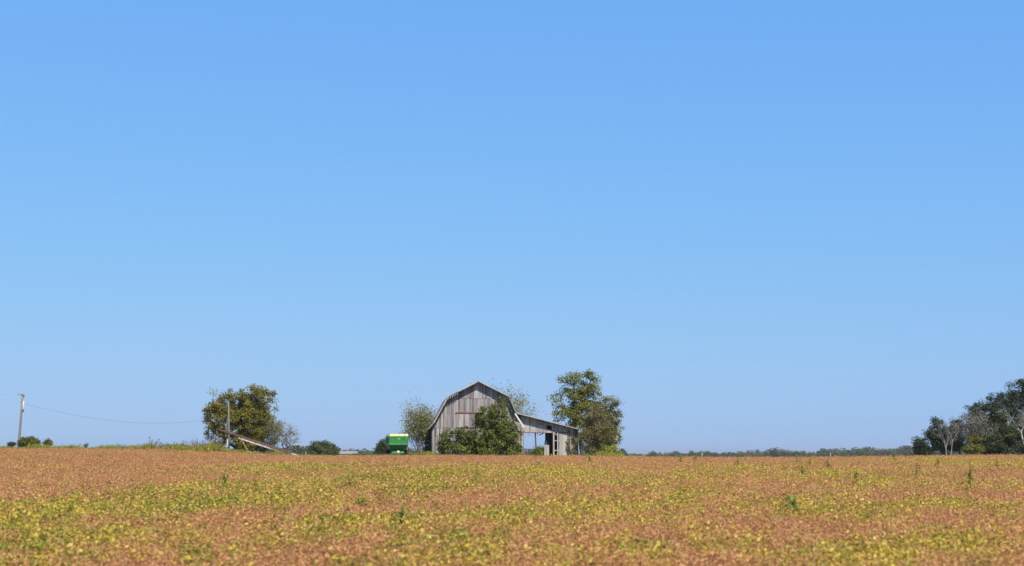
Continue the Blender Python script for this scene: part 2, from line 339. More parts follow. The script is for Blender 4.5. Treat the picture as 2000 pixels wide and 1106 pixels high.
def leafiness(x, y):
    px, py = project(x, y, ground(x, y) + CROP)
    v = np.zeros(len(x))
    for cx, cy, rx, ry, s in PATCH:            # ellipse on the ground, from its centre's distance
        dc = depth_of(cx, cy); X0 = (cx - 1000) / F * dc
        d1 = depth_of(cx, cy - ry); d2 = depth_of(cx, cy + ry); rd = max(1.0, abs(d1 - d2) / 2)
        q = ((x - X0) / (rx / F * dc)) ** 2 + ((y - dc) / rd) ** 2
        v = np.maximum(v, s * np.exp(-q * 0.8))
    ns = np.array([noise.fractal(Vector(((a * 0.55 + b * 0.83) * 0.08, (a * 0.83 - b * 0.55) * 0.3, 3.1)), 1.0, 2.0, 4) for a, b in zip(x, y)])
    nf = np.array([noise.noise(Vector(((a * 0.55 + b * 0.83) * 0.35, (a * 0.83 - b * 0.55) * 1.1, 7.7))) for a, b in zip(x, y)])
    v = v * (1.15 + 1.0 * ns + 0.9 * nf) + 0.12 * np.clip(ns + 0.45 * nf - 0.12, 0, 1) * 3
    edge = sstep(138, 152, y) * (1 - sstep(20, 50, x))   # bare brown strip near the farmyard
    return np.clip(v, 0, 0.68) * (1 - 0.9 * edge), ns, nf
LF, NS, NF = leafiness(FP[:, 0], FP[:, 1])
u = rng.uniform(0, 1, len(FP)); leafy = u < LF + 0.012
grn = leafy & (rng.uniform(0, 1, len(FP)) < np.clip(0.28 + 0.5 * NF + 0.2 * (FP[:, 0] < 0), 0.06, 0.75))
FZ = ground(FP[:, 0], FP[:, 1])
def sow(name, sel, T, label, cat, hmul=1.0, idx=None):
    n = int(sel.sum()); P = np.stack([FP[sel, 0], FP[sel, 1], FZ[sel] - 0.02], -1)
    s = FP[sel, 2] * rng.uniform(0.82, 1.15, n); h = s * rng.uniform(0.88, 1.12, n) * hmul / np.maximum(1, FP[sel, 2])
    scl = np.stack([s, s, h], -1); rot = np.stack([rng.normal(0, 0.08, n), rng.normal(0, 0.08, n), rng.uniform(0, 6.28, n)], -1)
    tag(scatter(name, P, rng.integers(0, len(T), n) if idx is None else idx, scl, rot, T), label, cat, kind='stuff')
ND = int((~leafy).sum()); tan = rng.uniform(0, 1, ND) < np.clip(0.12 + 0.55 * NS[~leafy] + 0.9 * LF[~leafy], 0.04, 0.75)
sow('dry_soybean_plants', ~leafy, T_dry, 'rust brown dry soybean plants filling the whole field', 'crop', 1.0, np.where(tan, 5 + rng.integers(0, 3, ND), rng.integers(0, 5, ND)))
sow('yellow_soybean_plants', leafy & ~grn, T_yel, 'yellow leaved soybean plants scattered in patches over the brown field', 'crop', 1.06)
sow('green_soybean_plants', grn, T_grn, 'soybean plants still green among the yellow patches of the field', 'crop', 1.06)

# ------------------------------------------------------------------ weeds and grass along the far edge of the field
def weed_t(rng, n, h, wd, size, asp=0.25):
    V = []
    for j in range(n):
        a = rng.uniform(0, 6.28); r0 = wd * math.sqrt(rng.uniform(0, 1)); b = np.array([r0 * math.cos(a), r0 * math.sin(a), 0.0])
        hh = h * rng.uniform(0.45, 1.0); a2 = rng.uniform(0, 6.28); ln = rng.uniform(0, 0.28) * hh
        e = b + np.array([ln * math.cos(a2), ln * math.sin(a2), hh]); s = np.array([-math.sin(a2 + 1), math.cos(a2 + 1), 0]) * 0.022
        V.append([b - s, b + s, e + s * 0.4, e - s * 0.4])
        for q in range(3):
            t = rng.uniform(0.3, 1); c = b + (e - b) * t
            V.append(leaf_quads(rng, c[None] + rng.normal(0, 0.05, (1, 3)), size, 0.1, asp + 0.2)[0])
    return np.array(V)
W_y = [template('weed_clump', weed_t(rng, 22, 1.0, 0.45, 0.16), M['wd_yel']) for _ in range(3)]
W_g = [template('grass_clump', weed_t(rng, 24, 0.8, 0.45, 0.15), M['wd_grn']) for _ in range(3)]
W_d = [template('dry_weed', weed_t(rng, 10, 1.0, 0.3, 0.10), M['wd_dry']) for _ in range(3)]
def strip(name, segs, T, label, cat):          # segs: (px0, px1, Y0, Y1, height0, height1, count)
    P = []; S = []
    for a, b, y0, y1, h0, h1, n in segs:
        t = rng.uniform(0, 1, n); Y = rng.uniform(y0, y1, n); X = (a + (b - a) * t - 1000) / F * Y
        P.append(np.stack([X, Y, ground(X, Y) - 0.03], -1)); h = (h0 + (h1 - h0) * t) * rng.uniform(0.55, 1.15, n) * (1 + 0.25 * np.sin(X * 1.1) * np.sin(X * 0.43 + 1))
        k = np.maximum(0.7, h) * rng.uniform(0.8, 1.2, n); S.append(np.stack([k, k, h], -1))
    P = np.concatenate(P); S = np.concatenate(S); n = len(P)
    rot = np.stack([rng.normal(0, 0.1, n), rng.normal(0, 0.1, n), rng.uniform(0, 6.28, n)], -1)
    tag(scatter(name, P, rng.integers(0, len(T), n), S, rot, T), label, cat, kind='stuff')
strip('yellow_weeds', [(-120, 260, 157.5, 160, 1.0, 0.95, 700), (250, 340, 157.5, 162, 0.85, 1.25, 170), (335, 440, 157.5, 162, 1.15, 1.2, 420), (435, 480, 157.5, 161, 1.15, 0.95, 130), (480, 560, 157.5, 160, 0.85, 0.75, 160), (560, 600, 157.5, 160, 0.6, 0.5, 50),
                       (800, 850, 158, 164, 0.8, 1.0, 110), (1170, 1212, 160, 166, 1.1, 0.9, 150)], W_y,
      'yellow green weeds along the far edge of the field', 'weeds')
strip('green_grass', [(-120, 600, 157.5, 175, 0.7, 0.7, 900), (420, 600, 157.5, 163, 0.9, 0.8, 260), (585, 770, 158, 166, 0.85, 0.85, 600), (770, 860, 158, 172, 0.85, 1.1, 330), (860, 1140, 158, 166, 0.7, 0.7, 500), (1140, 1240, 158, 172, 0.9, 0.6, 260)], W_g,
      'green grass growing between the field and the farmyard', 'grass')
strip('dry_weed_stalks', [(230, 300, 157.5, 162, 1.1, 1.1, 22), (300, 440, 158, 164, 1.7, 1.9, 60), (0, 250, 158, 162, 1.0, 1.0, 26), (860, 1030, 158, 161, 0.85, 0.9, 60), (480, 560, 157.5, 161, 1.0, 1.0, 50)], W_d,
      'dry brown weed stalks standing along the field edge', 'weeds')

# ------------------------------------------------------------------ trees
def skeleton(rng, base_pts, targets, r_tip, r_max, wob=0.12, gam=0.5, up=0.35, step=0.8):
    nodes = [np.array(p, float) for p in base_pts]; par = [-1] + list(range(len(base_pts) - 1))
    order = np.argsort(np.linalg.norm(targets - nodes[-1][None] * np.array([1, 1, 0.6]), axis=1)); tips = []
    for ti in order:
        t = targets[ti]; A = np.array(nodes); d = np.linalg.norm(A - t, axis=1) + up * np.maximum(0, A[:, 2] - t[2] + 0.2) * 2
        d[0] += 2.5
        k = int(np.argmin(d)); p = nodes[k]; L = np.linalg.norm(t - p); n = max(1, int(L / step))
        prev = k
        for i in range(1, n + 1):
            f = i / n; q = p + (t - p) * f + (rng.normal(0, wob * min(1, L), 3) if i < n else 0)
            q = q + np.array([0, 0, -0.12 * L * math.sin(math.pi * f)]) * (1 if i < n else 0)
            nodes.append(q); par.append(prev); prev = len(nodes) - 1
        tips.append(prev)
    cnt = np.zeros(len(nodes)); 
    for t in tips: cnt[t] += 1
    for i in range(len(nodes) - 1, 0, -1): cnt[par[i]] += cnt[i]
    rad = np.minimum(r_max, r_tip * np.maximum(1, cnt) ** gam)
    mb = MB()
    for i in range(1, len(nodes)):
        mb.tube([nodes[par[i]], nodes[i]], [max(rad[i], min(rad[par[i]], rad[i] * 1.5)), rad[i]], 5, False)
    return mb, np.array(nodes), tips
def in_blobs(rng, blobs, n, shell=0.55):
    w = np.array([b[3] * b[4] * b[5] for b in blobs]) ** 0.8; w /= w.sum(); P = []
    for k in rng.choice(len(blobs), n, p=w):
        x, y, z, a, b, c = blobs[k]; d = rng.normal(size=3); d /= np.linalg.norm(d); r = rng.uniform(0, 1) ** shell
        P.append([x + d[0] * a * r, y + d[1] * b * r, z + d[2] * c * r])
    return np.array(P)
def branchy(rng, stems, fork, depth=5, kids=4, spread=0.55, rise=0.25, r0=0.12, rmin=0.009, br=0.15):
    segs = []; tips = []
    def grow(p, d, Lb, r, k):
        pts = [p]; rr = [r]; q = p.copy(); n = 4 if k < 3 else 3
        for i in range(n):
            d = d + rng.normal(0, 0.11, 3) + np.array([0, 0, rise * 0.22]); d /= np.linalg.norm(d)
            q = q + d * Lb / n; pts.append(q); rr.append(r * (1 - 0.55 * (i + 1) / n))
        segs.append((pts, rr))
        if k >= depth: tips.append(q); return
        m = kids + (1 if k == 0 else 0)
        for j in range(m):
            f = (fork if k == 0 else 0.3) + (1 - (fork if k == 0 else 0.3)) * (j + rng.uniform(0.2, 1.0)) / m
            f = min(f, 1.0); x = f * n; i = min(int(x), n - 1); b = pts[i] + (pts[i + 1] - pts[i]) * (x - i)
            a = rng.uniform(0, 6.28); side = np.array([math.cos(a), math.sin(a), 0.0]); sp = spread * rng.uniform(0.6, 1.25)
            nd = d * 0.9 + side * sp * 1.3; nd /= np.linalg.norm(nd)
            grow(b, nd, Lb * rng.uniform(0.48, 0.78), max(rmin, r * (1 - 0.5 * f) * 0.62), k + 1)
    for s_ in range(stems):
        a = s_ * 6.28 / stems + rng.uniform(0, 0.8); l = 0.0 if stems == 1 else rng.uniform(0.15, 0.5)
        d = np.array([math.cos(a) * l, math.sin(a) * l, 1.0]); grow(np.array([math.cos(a), math.sin(a), 0]) * (br * rng.uniform(0.3, 1) if stems > 1 else 0) - np.array([0, 0, 0.15]), d / np.linalg.norm(d), 3.0, r0, 0)
    return segs, np.array(tips)
def twig_tree(name, label, cat, Y, base_px, top_px, x0_px, x1_px, bm='dead_bark', stems=1, fork=0.45, depth=5, kids=4, spread=0.55, r0=0.12, leaves=0, lm='lf_grey', size=0.2, cr=0.35, seed=1, bname='trunk', lname='crown', rise=0.25, low=0.0, rmin=0.009, br=0.15):
    rng = np.random.default_rng(seed)
    X = (base_px - 1000) / F * Y; g = gz(X, Y); root = empty(name, (X, Y, g)); tag(root, label, cat)
    segs, tips = branchy(rng, stems, fork, depth, kids, spread, rise, r0, rmin, br)
    kz = (at(base_px, top_px, Y).z - g) / np.percentile(tips[:, 2], 99.3)
    a, b = np.percentile(tips[:, 0], (2, 98)); wx0 = (x0_px - base_px) / F * Y; wx1 = (x1_px - base_px) / F * Y
    kx = (wx1 - wx0) / (b - a); sh = (wx0 + wx1) / 2 - (a + b) / 2 * kx; zm = np.percentile(tips[:, 2], 60)
    def tr(p): f = min(1, max(0, p[2] / zm)); return np.array([p[0] * kx + sh * f, p[1] * kx * 0.9, p[2] * kz])
    mb = MB()
    for pts, rr in segs: mb.tube([tr(p) for p in pts], rr, 5 if rr[0] > 0.03 else 3, False)
    mb.build(bname, M[bm], root, True)
    if leaves:
        T = np.array([tr(t) for t in tips]); T = T[T[:, 2] > low]; n = rng.poisson(leaves, len(T)); P = np.repeat(T, n, axis=0)
        P = P + rng.normal(0, cr * 0.5, P.shape); P = P[P[:, 2] > 0.05]
        obj(lname, quads(lname, leaf_quads(rng, P, size, 0.25, 0.6)), M[lm], root)
    return root
TREES = 0
def tree(name, label, cat, Y, base_px, blobs, clumps=70, leaves=60, size=0.28, cr=0.7, lm='lf_mid', bm='bark', r_tip=0.02, r_max=0.22, trunk=0.3,
         twigs=0, group=None, shell=0.38, asp=0.62, gam=0.5, seed=None, stems=1, bname='trunk', lname='crown'):
    """blobs in photograph pixels (cx, cy, rx, ry) at distance Y (+ optional depth shift)"""
    global TREES; TREES += 1
    rng = np.random.default_rng(seed or TREES * 17)
    X = (base_px - 1000) / F * Y; g = gz(X, Y); k = Y / F
    root = empty(name, (X, Y, g)); tag(root, label, cat, group)
    B = []
    for b in blobs:
        p = at(b[0], b[1], Y); q = at(b[0], b[1] - b[3], Y)
        B.append((p.x - X, (b[4] if len(b) > 4 else 0), p.z - g, b[2] * k, b[2] * k * 0.85, q.z - p.z))
    T = in_blobs(rng, B, clumps, shell); T = T[T[:, 2] > 0.25]
    top = max(b[2] + b[5] for b in B); cx = np.mean([b[0] for b in B])
    if len(T) == 0: T = np.array([[0, 0, top]])
    bp = [(0, 0, -0.15)] + [(cx * 0.5 * f + rng.normal(0, 0.06), rng.normal(0, 0.08), top * trunk * f) for f in np.linspace(0.25, 1, 4)]
    TT = T
    if twigs: TT = np.concatenate([T, in_blobs(rng, B, twigs, 0.4)])
    mb, nodes, tips = skeleton(rng, bp, TT, r_tip, r_max, gam=gam)
    mb.build(bname, M[bm], root, True)
    if leaves:
        n = rng.poisson(leaves * 1.7, len(T)); P = np.repeat(T, n, axis=0); rad = np.repeat(cr * rng.uniform(0.55, 1.3, len(T)), n)
        o = rng.normal(size=P.shape); o /= np.linalg.norm(o, axis=1)[:, None] + 1e-9
        o *= (rng.uniform(0, 1, len(P)) ** 0.5 * rad)[:, None]; o[:, 2] *= 0.75
        P = P + o; P = P[P[:, 2] > 0.03]
        ctr = np.mean(T, axis=0); od = P - ctr; od /= np.linalg.norm(od, axis=1)[:, None] + 1e-9
        obj(lname, quads(lname, leaf_quads(rng, P, size * 0.84, 0.55, asp, od * 0.6)), M[lm], root)
    return root

# farmyard trees and shrubs
tree('broadleaf_tree', 'broad rounded olive green tree behind the leaning grain auger', 'tree', 172, 470,
     [(434, 794, 33, 35), (417, 834, 20, 25), (425, 822, 24, 28), (497, 784, 41, 36), (505, 800, 34, 36), (478, 825, 44, 38), (515, 835, 26, 32), (470, 782, 32, 24), (492, 860, 42, 24), (440, 850, 26, 18), (420, 805, 20, 26), (470, 820, 48, 44), (500, 874, 38, 13), (468, 868, 22, 12)],
     clumps=500, leaves=58, size=0.25, cr=0.72, lm='lf_olive', r_max=0.26, trunk=0.25, seed=11)
twig_tree('shrub', 'thin grey green shrub at the right foot of the broad auger tree', 'shrub', 169, 532, 812, 512, 553, 'grey_bark', 3, 0.2, 4, 3, 0.55, 0.05, 9, 'lf_olive', 0.18, 0.6, 22, 'stems')
twig_tree('bare_tree', 'small nearly leafless tree between the auger and the round far tree', 'tree', 165, 561, 822, 541, 588, 'grey_bark', 1, 0.25, 4, 4, 0.6, 0.12, 0.8, 'lf_grey', 0.16, 0.3, 21, rmin=0.024)
twig_tree('shrub', 'pale twiggy shrub at the left corner of the barn', 'shrub', 176, 826, 792, 794, 852, 'grey_bark', 10, 0.08, 4, 3, 0.5, 0.05, 8, 'lf_grey', 0.19, 0.8, 23, 'stems', rise=0.4, br=0.9)
tree('shrub', 'low dark green bush tucked under the left eave of the barn', 'shrub', 172.5, 836, [(836, 862, 9, 24)],
     clumps=26, leaves=36, size=0.24, cr=0.55, lm='lf_olive', bname='stems', trunk=0.15)
twig_tree('sparse_tree', 'thin leaved tree rising behind the right slope of the barn roof', 'tree', 194, 985, 757, 944, 1044, 'grey_bark', 4, 0.25, 5, 3, 0.7, 0.11, 4.5, 'lf_grey', 0.22, 0.7, 31, rise=0.15)
tree('vine_covered_tree', 'dense bright green conical tree covering the barn front', 'tree', 166.5, 975,
     [(973, 793, 23, 25), (966, 818, 35, 28), (978, 846, 44, 30), (965, 882, 55, 10), (1005, 880, 22, 12), (985, 866, 42, 24), (955, 866, 34, 24), (956, 832, 15, 24), (1003, 862, 24, 26)],
     clumps=210, leaves=60, size=0.26, cr=0.75, lm='lf_bright', trunk=0.2, seed=42)
tree('shrub', 'round green bush in front of the left half of the barn wall', 'shrub', 166, 888, [(890, 862, 34, 27), (912, 858, 24, 26), (872, 864, 20, 26), (935, 868, 22, 22), (900, 878, 40, 14), (892, 885, 34, 7)],
     clumps=120, leaves=52, size=0.25, cr=0.65, lm='lf_bright', trunk=0.12, bname='stems', seed=8)
tree('broadleaf_tree', 'tallest farmyard tree with ragged green crown behind the lean-to', 'tree', 180, 1135,
     [(1128, 752, 36, 28), (1112, 790, 38, 34), (1150, 765, 22, 30), (1108, 822, 36, 22), (1140, 800, 34, 34), (1090, 778, 14, 10), (1150, 738, 20, 14), (1140, 840, 40, 34)],
     clumps=190, leaves=56, size=0.28, cr=0.85, lm='lf_mid', r_max=0.3, trunk=0.3, seed=21)
tree('broadleaf_tree', 'yellow green tree at the right side of the tall farmyard tree', 'tree', 178, 1190,
     [(1175, 800, 28, 28), (1195, 795, 14, 26), (1200, 830, 18, 32), (1185, 850, 28, 34), (1208, 815, 10, 18)],
     clumps=125, leaves=42, size=0.25, cr=0.75, lm='lf_olive', bm='grey_bark', twigs=60, trunk=0.2)
tree('shrub', 'brownish olive bush at the right end of the lean-to', 'shrub', 169.2, 1152, [(1165, 830, 29, 43), (1163, 860, 33, 28), (1176, 848, 26, 36), (1168, 880, 32, 10)],
     clumps=200, leaves=46, size=0.2, cr=0.7, lm='lf_brown', bm='grey_bark', r_tip=0.014, twigs=120, trunk=0.1, bname='stems')
tree('shrub', 'low yellowish shrub beside the brown bush, rightmost in the farmyard', 'shrub', 168, 1192, [(1190, 880, 22, 13)], clumps=40, leaves=40, size=0.2, cr=0.5, lm='wd_yel', bname='stems', trunk=0.1, lname='foliage')
tree('shrub', 'green bush seen through the open bay of the lean-to', 'shrub', 200, 1052, [(1052, 884, 20, 10), (1068, 882, 12, 12)], clumps=50, leaves=40, size=0.24, cr=0.6, lm='lf_bright', bname='stems', trunk=0.1)
# left edge of the field
tree('shrub', 'round dark green bush beside the utility pole', 'shrub', 164, 57, [(57, 864, 18, 12), (48, 866, 9, 9), (64, 862, 9, 10)], clumps=80, leaves=45, size=0.18, cr=0.5, lm='lf_bright', bname='stems', trunk=0.12)
tree('shrub', 'small thin green bush right of the bush by the utility pole', 'shrub', 164, 93, [(92, 866, 9, 10)], clumps=30, leaves=26, size=0.15, cr=0.4, lm='lf_bright', bname='stems', trunk=0.12)
tree('shrub', 'dark stunted bush left of the utility pole', 'shrub', 166, 20, [(20, 868, 7, 5), (24, 868, 4, 4)], clumps=16, leaves=40, size=0.16, cr=0.35, lm='lf_dark', bname='stems', trunk=0.12)
tree('shrub', 'tiny green sapling alone on the left crest of the field', 'shrub', 162, 168, [(168, 870, 3, 6)], clumps=8, leaves=22, size=0.15, cr=0.25, lm='lf_bright', bname='stems', trunk=0.2)
# middle distance
tree('round_tree', 'large dome shaped tree in the far meadow left of the grain cart', 'tree', 330, 630, [(630, 884, 29, 24), (618, 884, 18, 16), (644, 884, 15, 15)], clumps=300, leaves=75, size=0.34, cr=0.95, lm='lf_round', trunk=0.15)
tree('round_tree', 'dark green tree standing just behind the grain cart', 'tree', 290, 750, [(750, 874, 13, 15), (742, 882, 9, 12), (760, 872, 8, 13)], clumps=110, leaves=60, size=0.3, cr=0.8, lm='lf_dark', trunk=0.2)
# grove at the right edge of the picture
G = 'grove at the right edge'
tree('cedar_tree', 'low dark cedar at the left end of the grove', 'tree', 203, 1795, [(1797, 875, 14, 16), (1790, 866, 6, 10), (1806, 880, 12, 12)], clumps=75, leaves=56, size=0.26, cr=0.7, lm='lf_dark', seed=5)
tree('cedar_tree', 'dark tree standing behind the two pale leaning trunks', 'tree', 208, 1835, [(1835, 845, 20, 26), (1822, 862, 20, 26), (1850, 860, 16, 28), (1830, 828, 11, 12)], clumps=130, leaves=50, size=0.28, cr=0.75, lm='lf_cedar', twigs=40)
twig_tree('bare_tree', 'leafless grey tree with a pale forked trunk at the left of the grove', 'tree', 200, 1842, 810, 1808, 1856, 'dim_bark', 1, 0.2, 5, 3, 0.5, 0.13, seed=25, rmin=0.009)
twig_tree('bare_tree', 'thin leaning dead tree right of the pale forked trunk', 'tree', 199.5, 1850, 815, 1845, 1874, 'dim_bark', 1, 0.45, 4, 3, 0.45, 0.11, seed=26, rmin=0.009)
tree('dark_tree', 'slim dark tree between the bare trees of the grove', 'tree', 206, 1869, [(1869, 832, 11, 16), (1868, 858, 15, 28)], clumps=80, leaves=50, size=0.27, cr=0.65, lm='lf_dark')
twig_tree('bare_tree', 'dense brown grey twiggy tree with rounded bare crown in the grove', 'tree', 201, 1893, 806, 1868, 1922, 'dim_bark', 4, 0.25, 5, 3, 0.5, 0.09, 3.5, 'lf_twig', 0.2, 0.5, 27, rise=0.4)
tree('shrub', 'yellow green shrub at the foot of the grove', 'shrub', 198, 1908, [(1906, 868, 16, 20), (1898, 878, 16, 10)], clumps=60, leaves=45, size=0.24, cr=0.6, lm='lf_olive', bname='stems', trunk=0.15)
tree('broadleaf_tree', 'green crowned tree behind the rounded bare tree in the grove', 'tree', 210, 1920, [(1922, 806, 28, 20), (1900, 800, 12, 12), (1940, 815, 20, 24), (1925, 840, 30, 30), (1930, 868, 30, 22)], clumps=190, leaves=52, size=0.29, cr=0.8, lm='lf_dark', seed=77)
tree('broadleaf_tree', 'grey leaved tree on the rising top line of the grove', 'tree', 213, 1948, [(1945, 786, 18, 20), (1958, 800, 18, 34), (1935, 782, 8, 8), (1952, 840, 26, 40)], clumps=140, leaves=44, size=0.27, cr=0.75, lm='lf_cedar', bm='grey_bark', twigs=90)
tree('dark_tree', 'tallest dark tree of the grove at the right border', 'tree', 216, 1992, [(1985, 762, 18, 27), (1978, 790, 18, 24), (2000, 752, 14, 16), (1990, 810, 30, 40), (2012, 780, 26, 40), (1996, 850, 36, 36)], clumps=270, leaves=55, size=0.3, cr=0.85, lm='lf_cedar', r_max=0.3)
tree('dark_tree', 'low dark undergrowth tree in front of the tallest grove tree', 'tree', 205, 1965, [(1962, 868, 28, 20), (1975, 850, 24, 26), (1945, 868, 18, 20)], clumps=110, leaves=52, size=0.28, cr=0.75, lm='lf_dark')
twig_tree('bare_tree', 'white barked dead tree at the right border of the photo', 'tree', 198.5, 1997, 783, 1958, 2034, 'dead_bark', 1, 0.4, 4, 4, 0.6, 0.22, seed=28, rmin=0.014)
tree('dark_tree', 'dark tree filling the back of the grove behind the grey trees', 'tree', 219, 1925, [(1900, 830, 26, 34), (1930, 820, 28, 40), (1885, 862, 22, 26), (1950, 860, 30, 26), (1915, 862, 30, 26)], clumps=170, leaves=52, size=0.3, cr=0.9, lm='lf_cedar')
tree('dark_tree', 'dark green tree cut off by the right border', 'tree', 207, 2035, [(2035, 800, 30, 50), (2035, 855, 34, 34)], clumps=150, leaves=50, size=0.3, cr=0.85, lm='lf_dark')

# far woods, one mass
def far_t(rng, wd, n=420):
    B = [(rng.normal(0, 0.25) * wd, rng.normal(0, 0.25) * wd, rng.uniform(0.35, 0.75), wd * rng.uniform(0.5, 0.8), wd * 0.6, rng.uniform(0.2, 0.32)) for _ in range(5)] + [(0, 0, 0.3, wd * 0.8, wd * 0.8, 0.3)]
    P = in_blobs(rng, B, n, 0.4); P = P[P[:, 2] > 0]
    return leaf_quads(rng, P, 0.10, 0.3, 0.7)
FT = [template('far_crown', far_t(rng, q), M['lf_far']) for q in (0.35, 0.45, 0.5, 0.6)]
def far_line(prof, Y, dx, name, label):
    P = []; S = []
    px = prof[0][0]
    while px < prof[-1][0]:
        top = np.interp(px, [p[0] for p in prof], [p[1] for p in prof])
        if top < 890:
            y = Y * rng.uniform(0.93, 1.08); x = (px - 1000) / F * y; g = gz(x, y); h = EYE + (HOR - top) / F * y - g
            h *= rng.uniform(0.7, 1.12); P.append((x, y, g - 0.3)); s = h * rng.uniform(0.7, 1.5); S.append((s, s, h))
        px += dx * rng.uniform(0.4, 1.4)
    n = len(P); rot = np.zeros((n, 3)); rot[:, 2] = rng.uniform(0, 6.28, n)
    tag(scatter(name, P, rng.integers(0, 4, n), S, rot, FT), label, 'woods', kind='stuff')
far_line([(1195, 877), (1216, 877), (1222, 884), (1240, 886), (1262, 884), (1270, 880), (1288, 879), (1296, 884), (1310, 877), (1320, 879), (1330, 882), (1368, 878), (1388, 881), (1430, 881), (1470, 879), (1500, 876), (1520, 874),
          (1535, 880), (1580, 880), (1605, 875), (1640, 876), (1680, 873), (1700, 874), (1750, 871), (1790, 869), (1900, 868), (2200, 866)], 1500, 3.2, 'far_woods', 'bluish far tree line on the horizon right of the barn')
far_line([(280, 874), (310, 868), (345, 868), (400, 870), (560, 871), (590, 871), (640, 873), (665, 872), (690, 876), (705, 878), (725, 876), (745, 872), (765, 870), (820, 871), (900, 872), (1000, 874), (1030, 873), (1080, 875)], 1000, 3.2, 'far_woods', 'hazy dark tree line behind the meadow left of the barn')

# ------------------------------------------------------------------ barn
rng = np.random.default_rng(99)
YB = 170.0; BX = (934 - 1000) / F * YB * 1.0; BG = gz(BX, YB)
barn = empty('barn', (BX, YB, BG), R(5)); tag(barn, 'weathered grey wooden gambrel barn with an open lean-to on its right', 'barn')
c5 = math.cos(R(5))
def L(px, py):                                 # photograph point on the barn front -> local x, z
    X0 = (px - 1000) / F * YB
    lx = (X0 - BX) / c5
    y = YB + lx * math.sin(R(5)); p = at(px, py, y)
    lx = (p.x - BX) / c5; return lx, p.z - BG
apex = L(933.5, 744.5); lb = L(874, 775); le1 = L(846, 826); le = L(836.5, 838); rb = L(993, 774); rj = L(1008, 808); re = L(1023, 833)
wl = L(843.5, 888)[0]; wr = -wl; DEP = 17.0; OV = 0.85
lean0 = L(1005, 806); lean1 = L(1132, 838.5); lwr = L(1129.5, 870)[0]
def gam_top(x):                                # underside of the main roof at local x
    return float(np.interp(x, [le[0], le1[0], lb[0], apex[0], rb[0], re[0]], [le[1], le1[1], lb[1], apex[1], rb[1], re[1]])) - 0.10
def lean_top(x): return float(np.interp(x, [lean0[0], lean1[0]], [lean0[1], lean1[1]])) - 0.08
def planks(mb, x0, x1, top, bot, y, wmin=0.10, wmax=0.24, th=0.025, jag=0.0, gap=0.012, miss=0.0):
    x = x0
    while x < x1 - 0.02:
        wd = min(rng.uniform(wmin, wmax), x1 - x); gp = gap * (4 if rng.uniform() < 0.09 else 1); a, b = x + gp / 2, x + wd - gp / 2; x += wd
        if rng.uniform() < miss: continue
        z0 = bot(0.5 * (a + b)) + (rng.uniform(0, jag) if jag else 0)
        ta, tb = top(a), top(b)
        if min(ta, tb) - z0 < 0.05: continue
        yo = y - rng.uniform(0, 0.022); t = rng.normal(0, 0.004)
        mb.hexa([(a + t, yo, z0), (b + t, yo, z0), (b + t, yo + th, z0), (a + t, yo + th, z0), (a, yo, ta), (b, yo, tb), (b, yo + th, tb), (a, yo + th, ta)])
zA = L(900, 778.5)[1]; zB = L(900, 836)[1]
dx0, dz1 = L(891, 806); dx1 = L(927, 806)[0]; ox1 = L(946, 806)[0]
fw = MB()
planks(fw, wl, wr, lambda x: min(gam_top(x), 99), lambda x: zA, -0.035)
for a, b, lo in ((wl, dx1 - 0.35, 0), (ox1, wr, 0)): planks(fw, a, b, lambda x: min(gam_top(x), zA - 0.01), lambda x: zB + 0.012, 0.0)
planks(fw, dx1 - 0.35, ox1, lambda x: min(gam_top(x), zA - 0.01), lambda x: dz1 + 0.02, 0.0)
planks(fw, wl, wr, lambda x: min(gam_top(x), zB - 0.01), lambda x: 0.0, 0.03)
fw.build('front_wall', M['boards'], barn)
mb = MB()                                      # sliding loft door, its track, and a loose board at its foot
planks(mb, dx0, dx1, lambda x: dz1 - 0.12, lambda x: zB + 0.05, -0.10, 0.16, 0.3)
door = mb.build('loft_door', M['boards'], barn); door['label'] = 'sliding loft door under a rusty track'
mb = MB(); mb.box(dx0 - 0.05, L(930, 806)[0], -0.19, -0.06, dz1 - 0.10, dz1 + 0.08); mb.build('door_track', M['red_trim'], barn)
mb = MB()
mb.beam((L(921, 817)[0], -0.14, L(921, 817)[1]), (L(931, 836)[0], -0.14, L(931, 836)[1]), 0.1, 0.04); mb.beam((L(922, 830)[0], -0.17, L(922, 830)[1]), (L(932, 822)[0], -0.17, L(932, 822)[1]), 0.08, 0.04)
mb.build('loose_board', M['dark_wood'], barn)
mb = MB()                                      # loft floor: the open doorway shows darkness inside
mb.box(wl + 0.1, wr - 0.1, 0.15, DEP - 0.15, zB - 0.2, zB - 0.05); mb.build('loft_floor', M['dark_wood'], barn)
mb = MB()
zl = lambda x: 0.0
sw = []
def side_planks(mb, x, y0, y1, z0, z1):
    y = y0
    while y < y1 - 0.02:
        wd = min(rng.uniform(0.2, 0.32), y1 - y); mb.box(x - 0.012, x + 0.012, y + 0.005, y + wd - 0.005, z0, z1 - rng.uniform(0, 0.02)); y += wd
side_planks(mb, wl + 0.02, 0.06, DEP, 0.0, gam_top(wl) - 0.02); mb.build('left_wall', M['boards'], barn)
mb = MB(); side_planks(mb, wr - 0.02, 0.06, DEP, 0.0, gam_top(wr) - 0.02); mb.build('right_wall', M['boards'], barn)
mb = MB(); planks(mb, wl + 0.04, wr - 0.04, lambda x: gam_top(x) - 0.02, lambda x: 0.0, DEP, gap=0.002); mb.build('back_wall', M['boards'], barn)
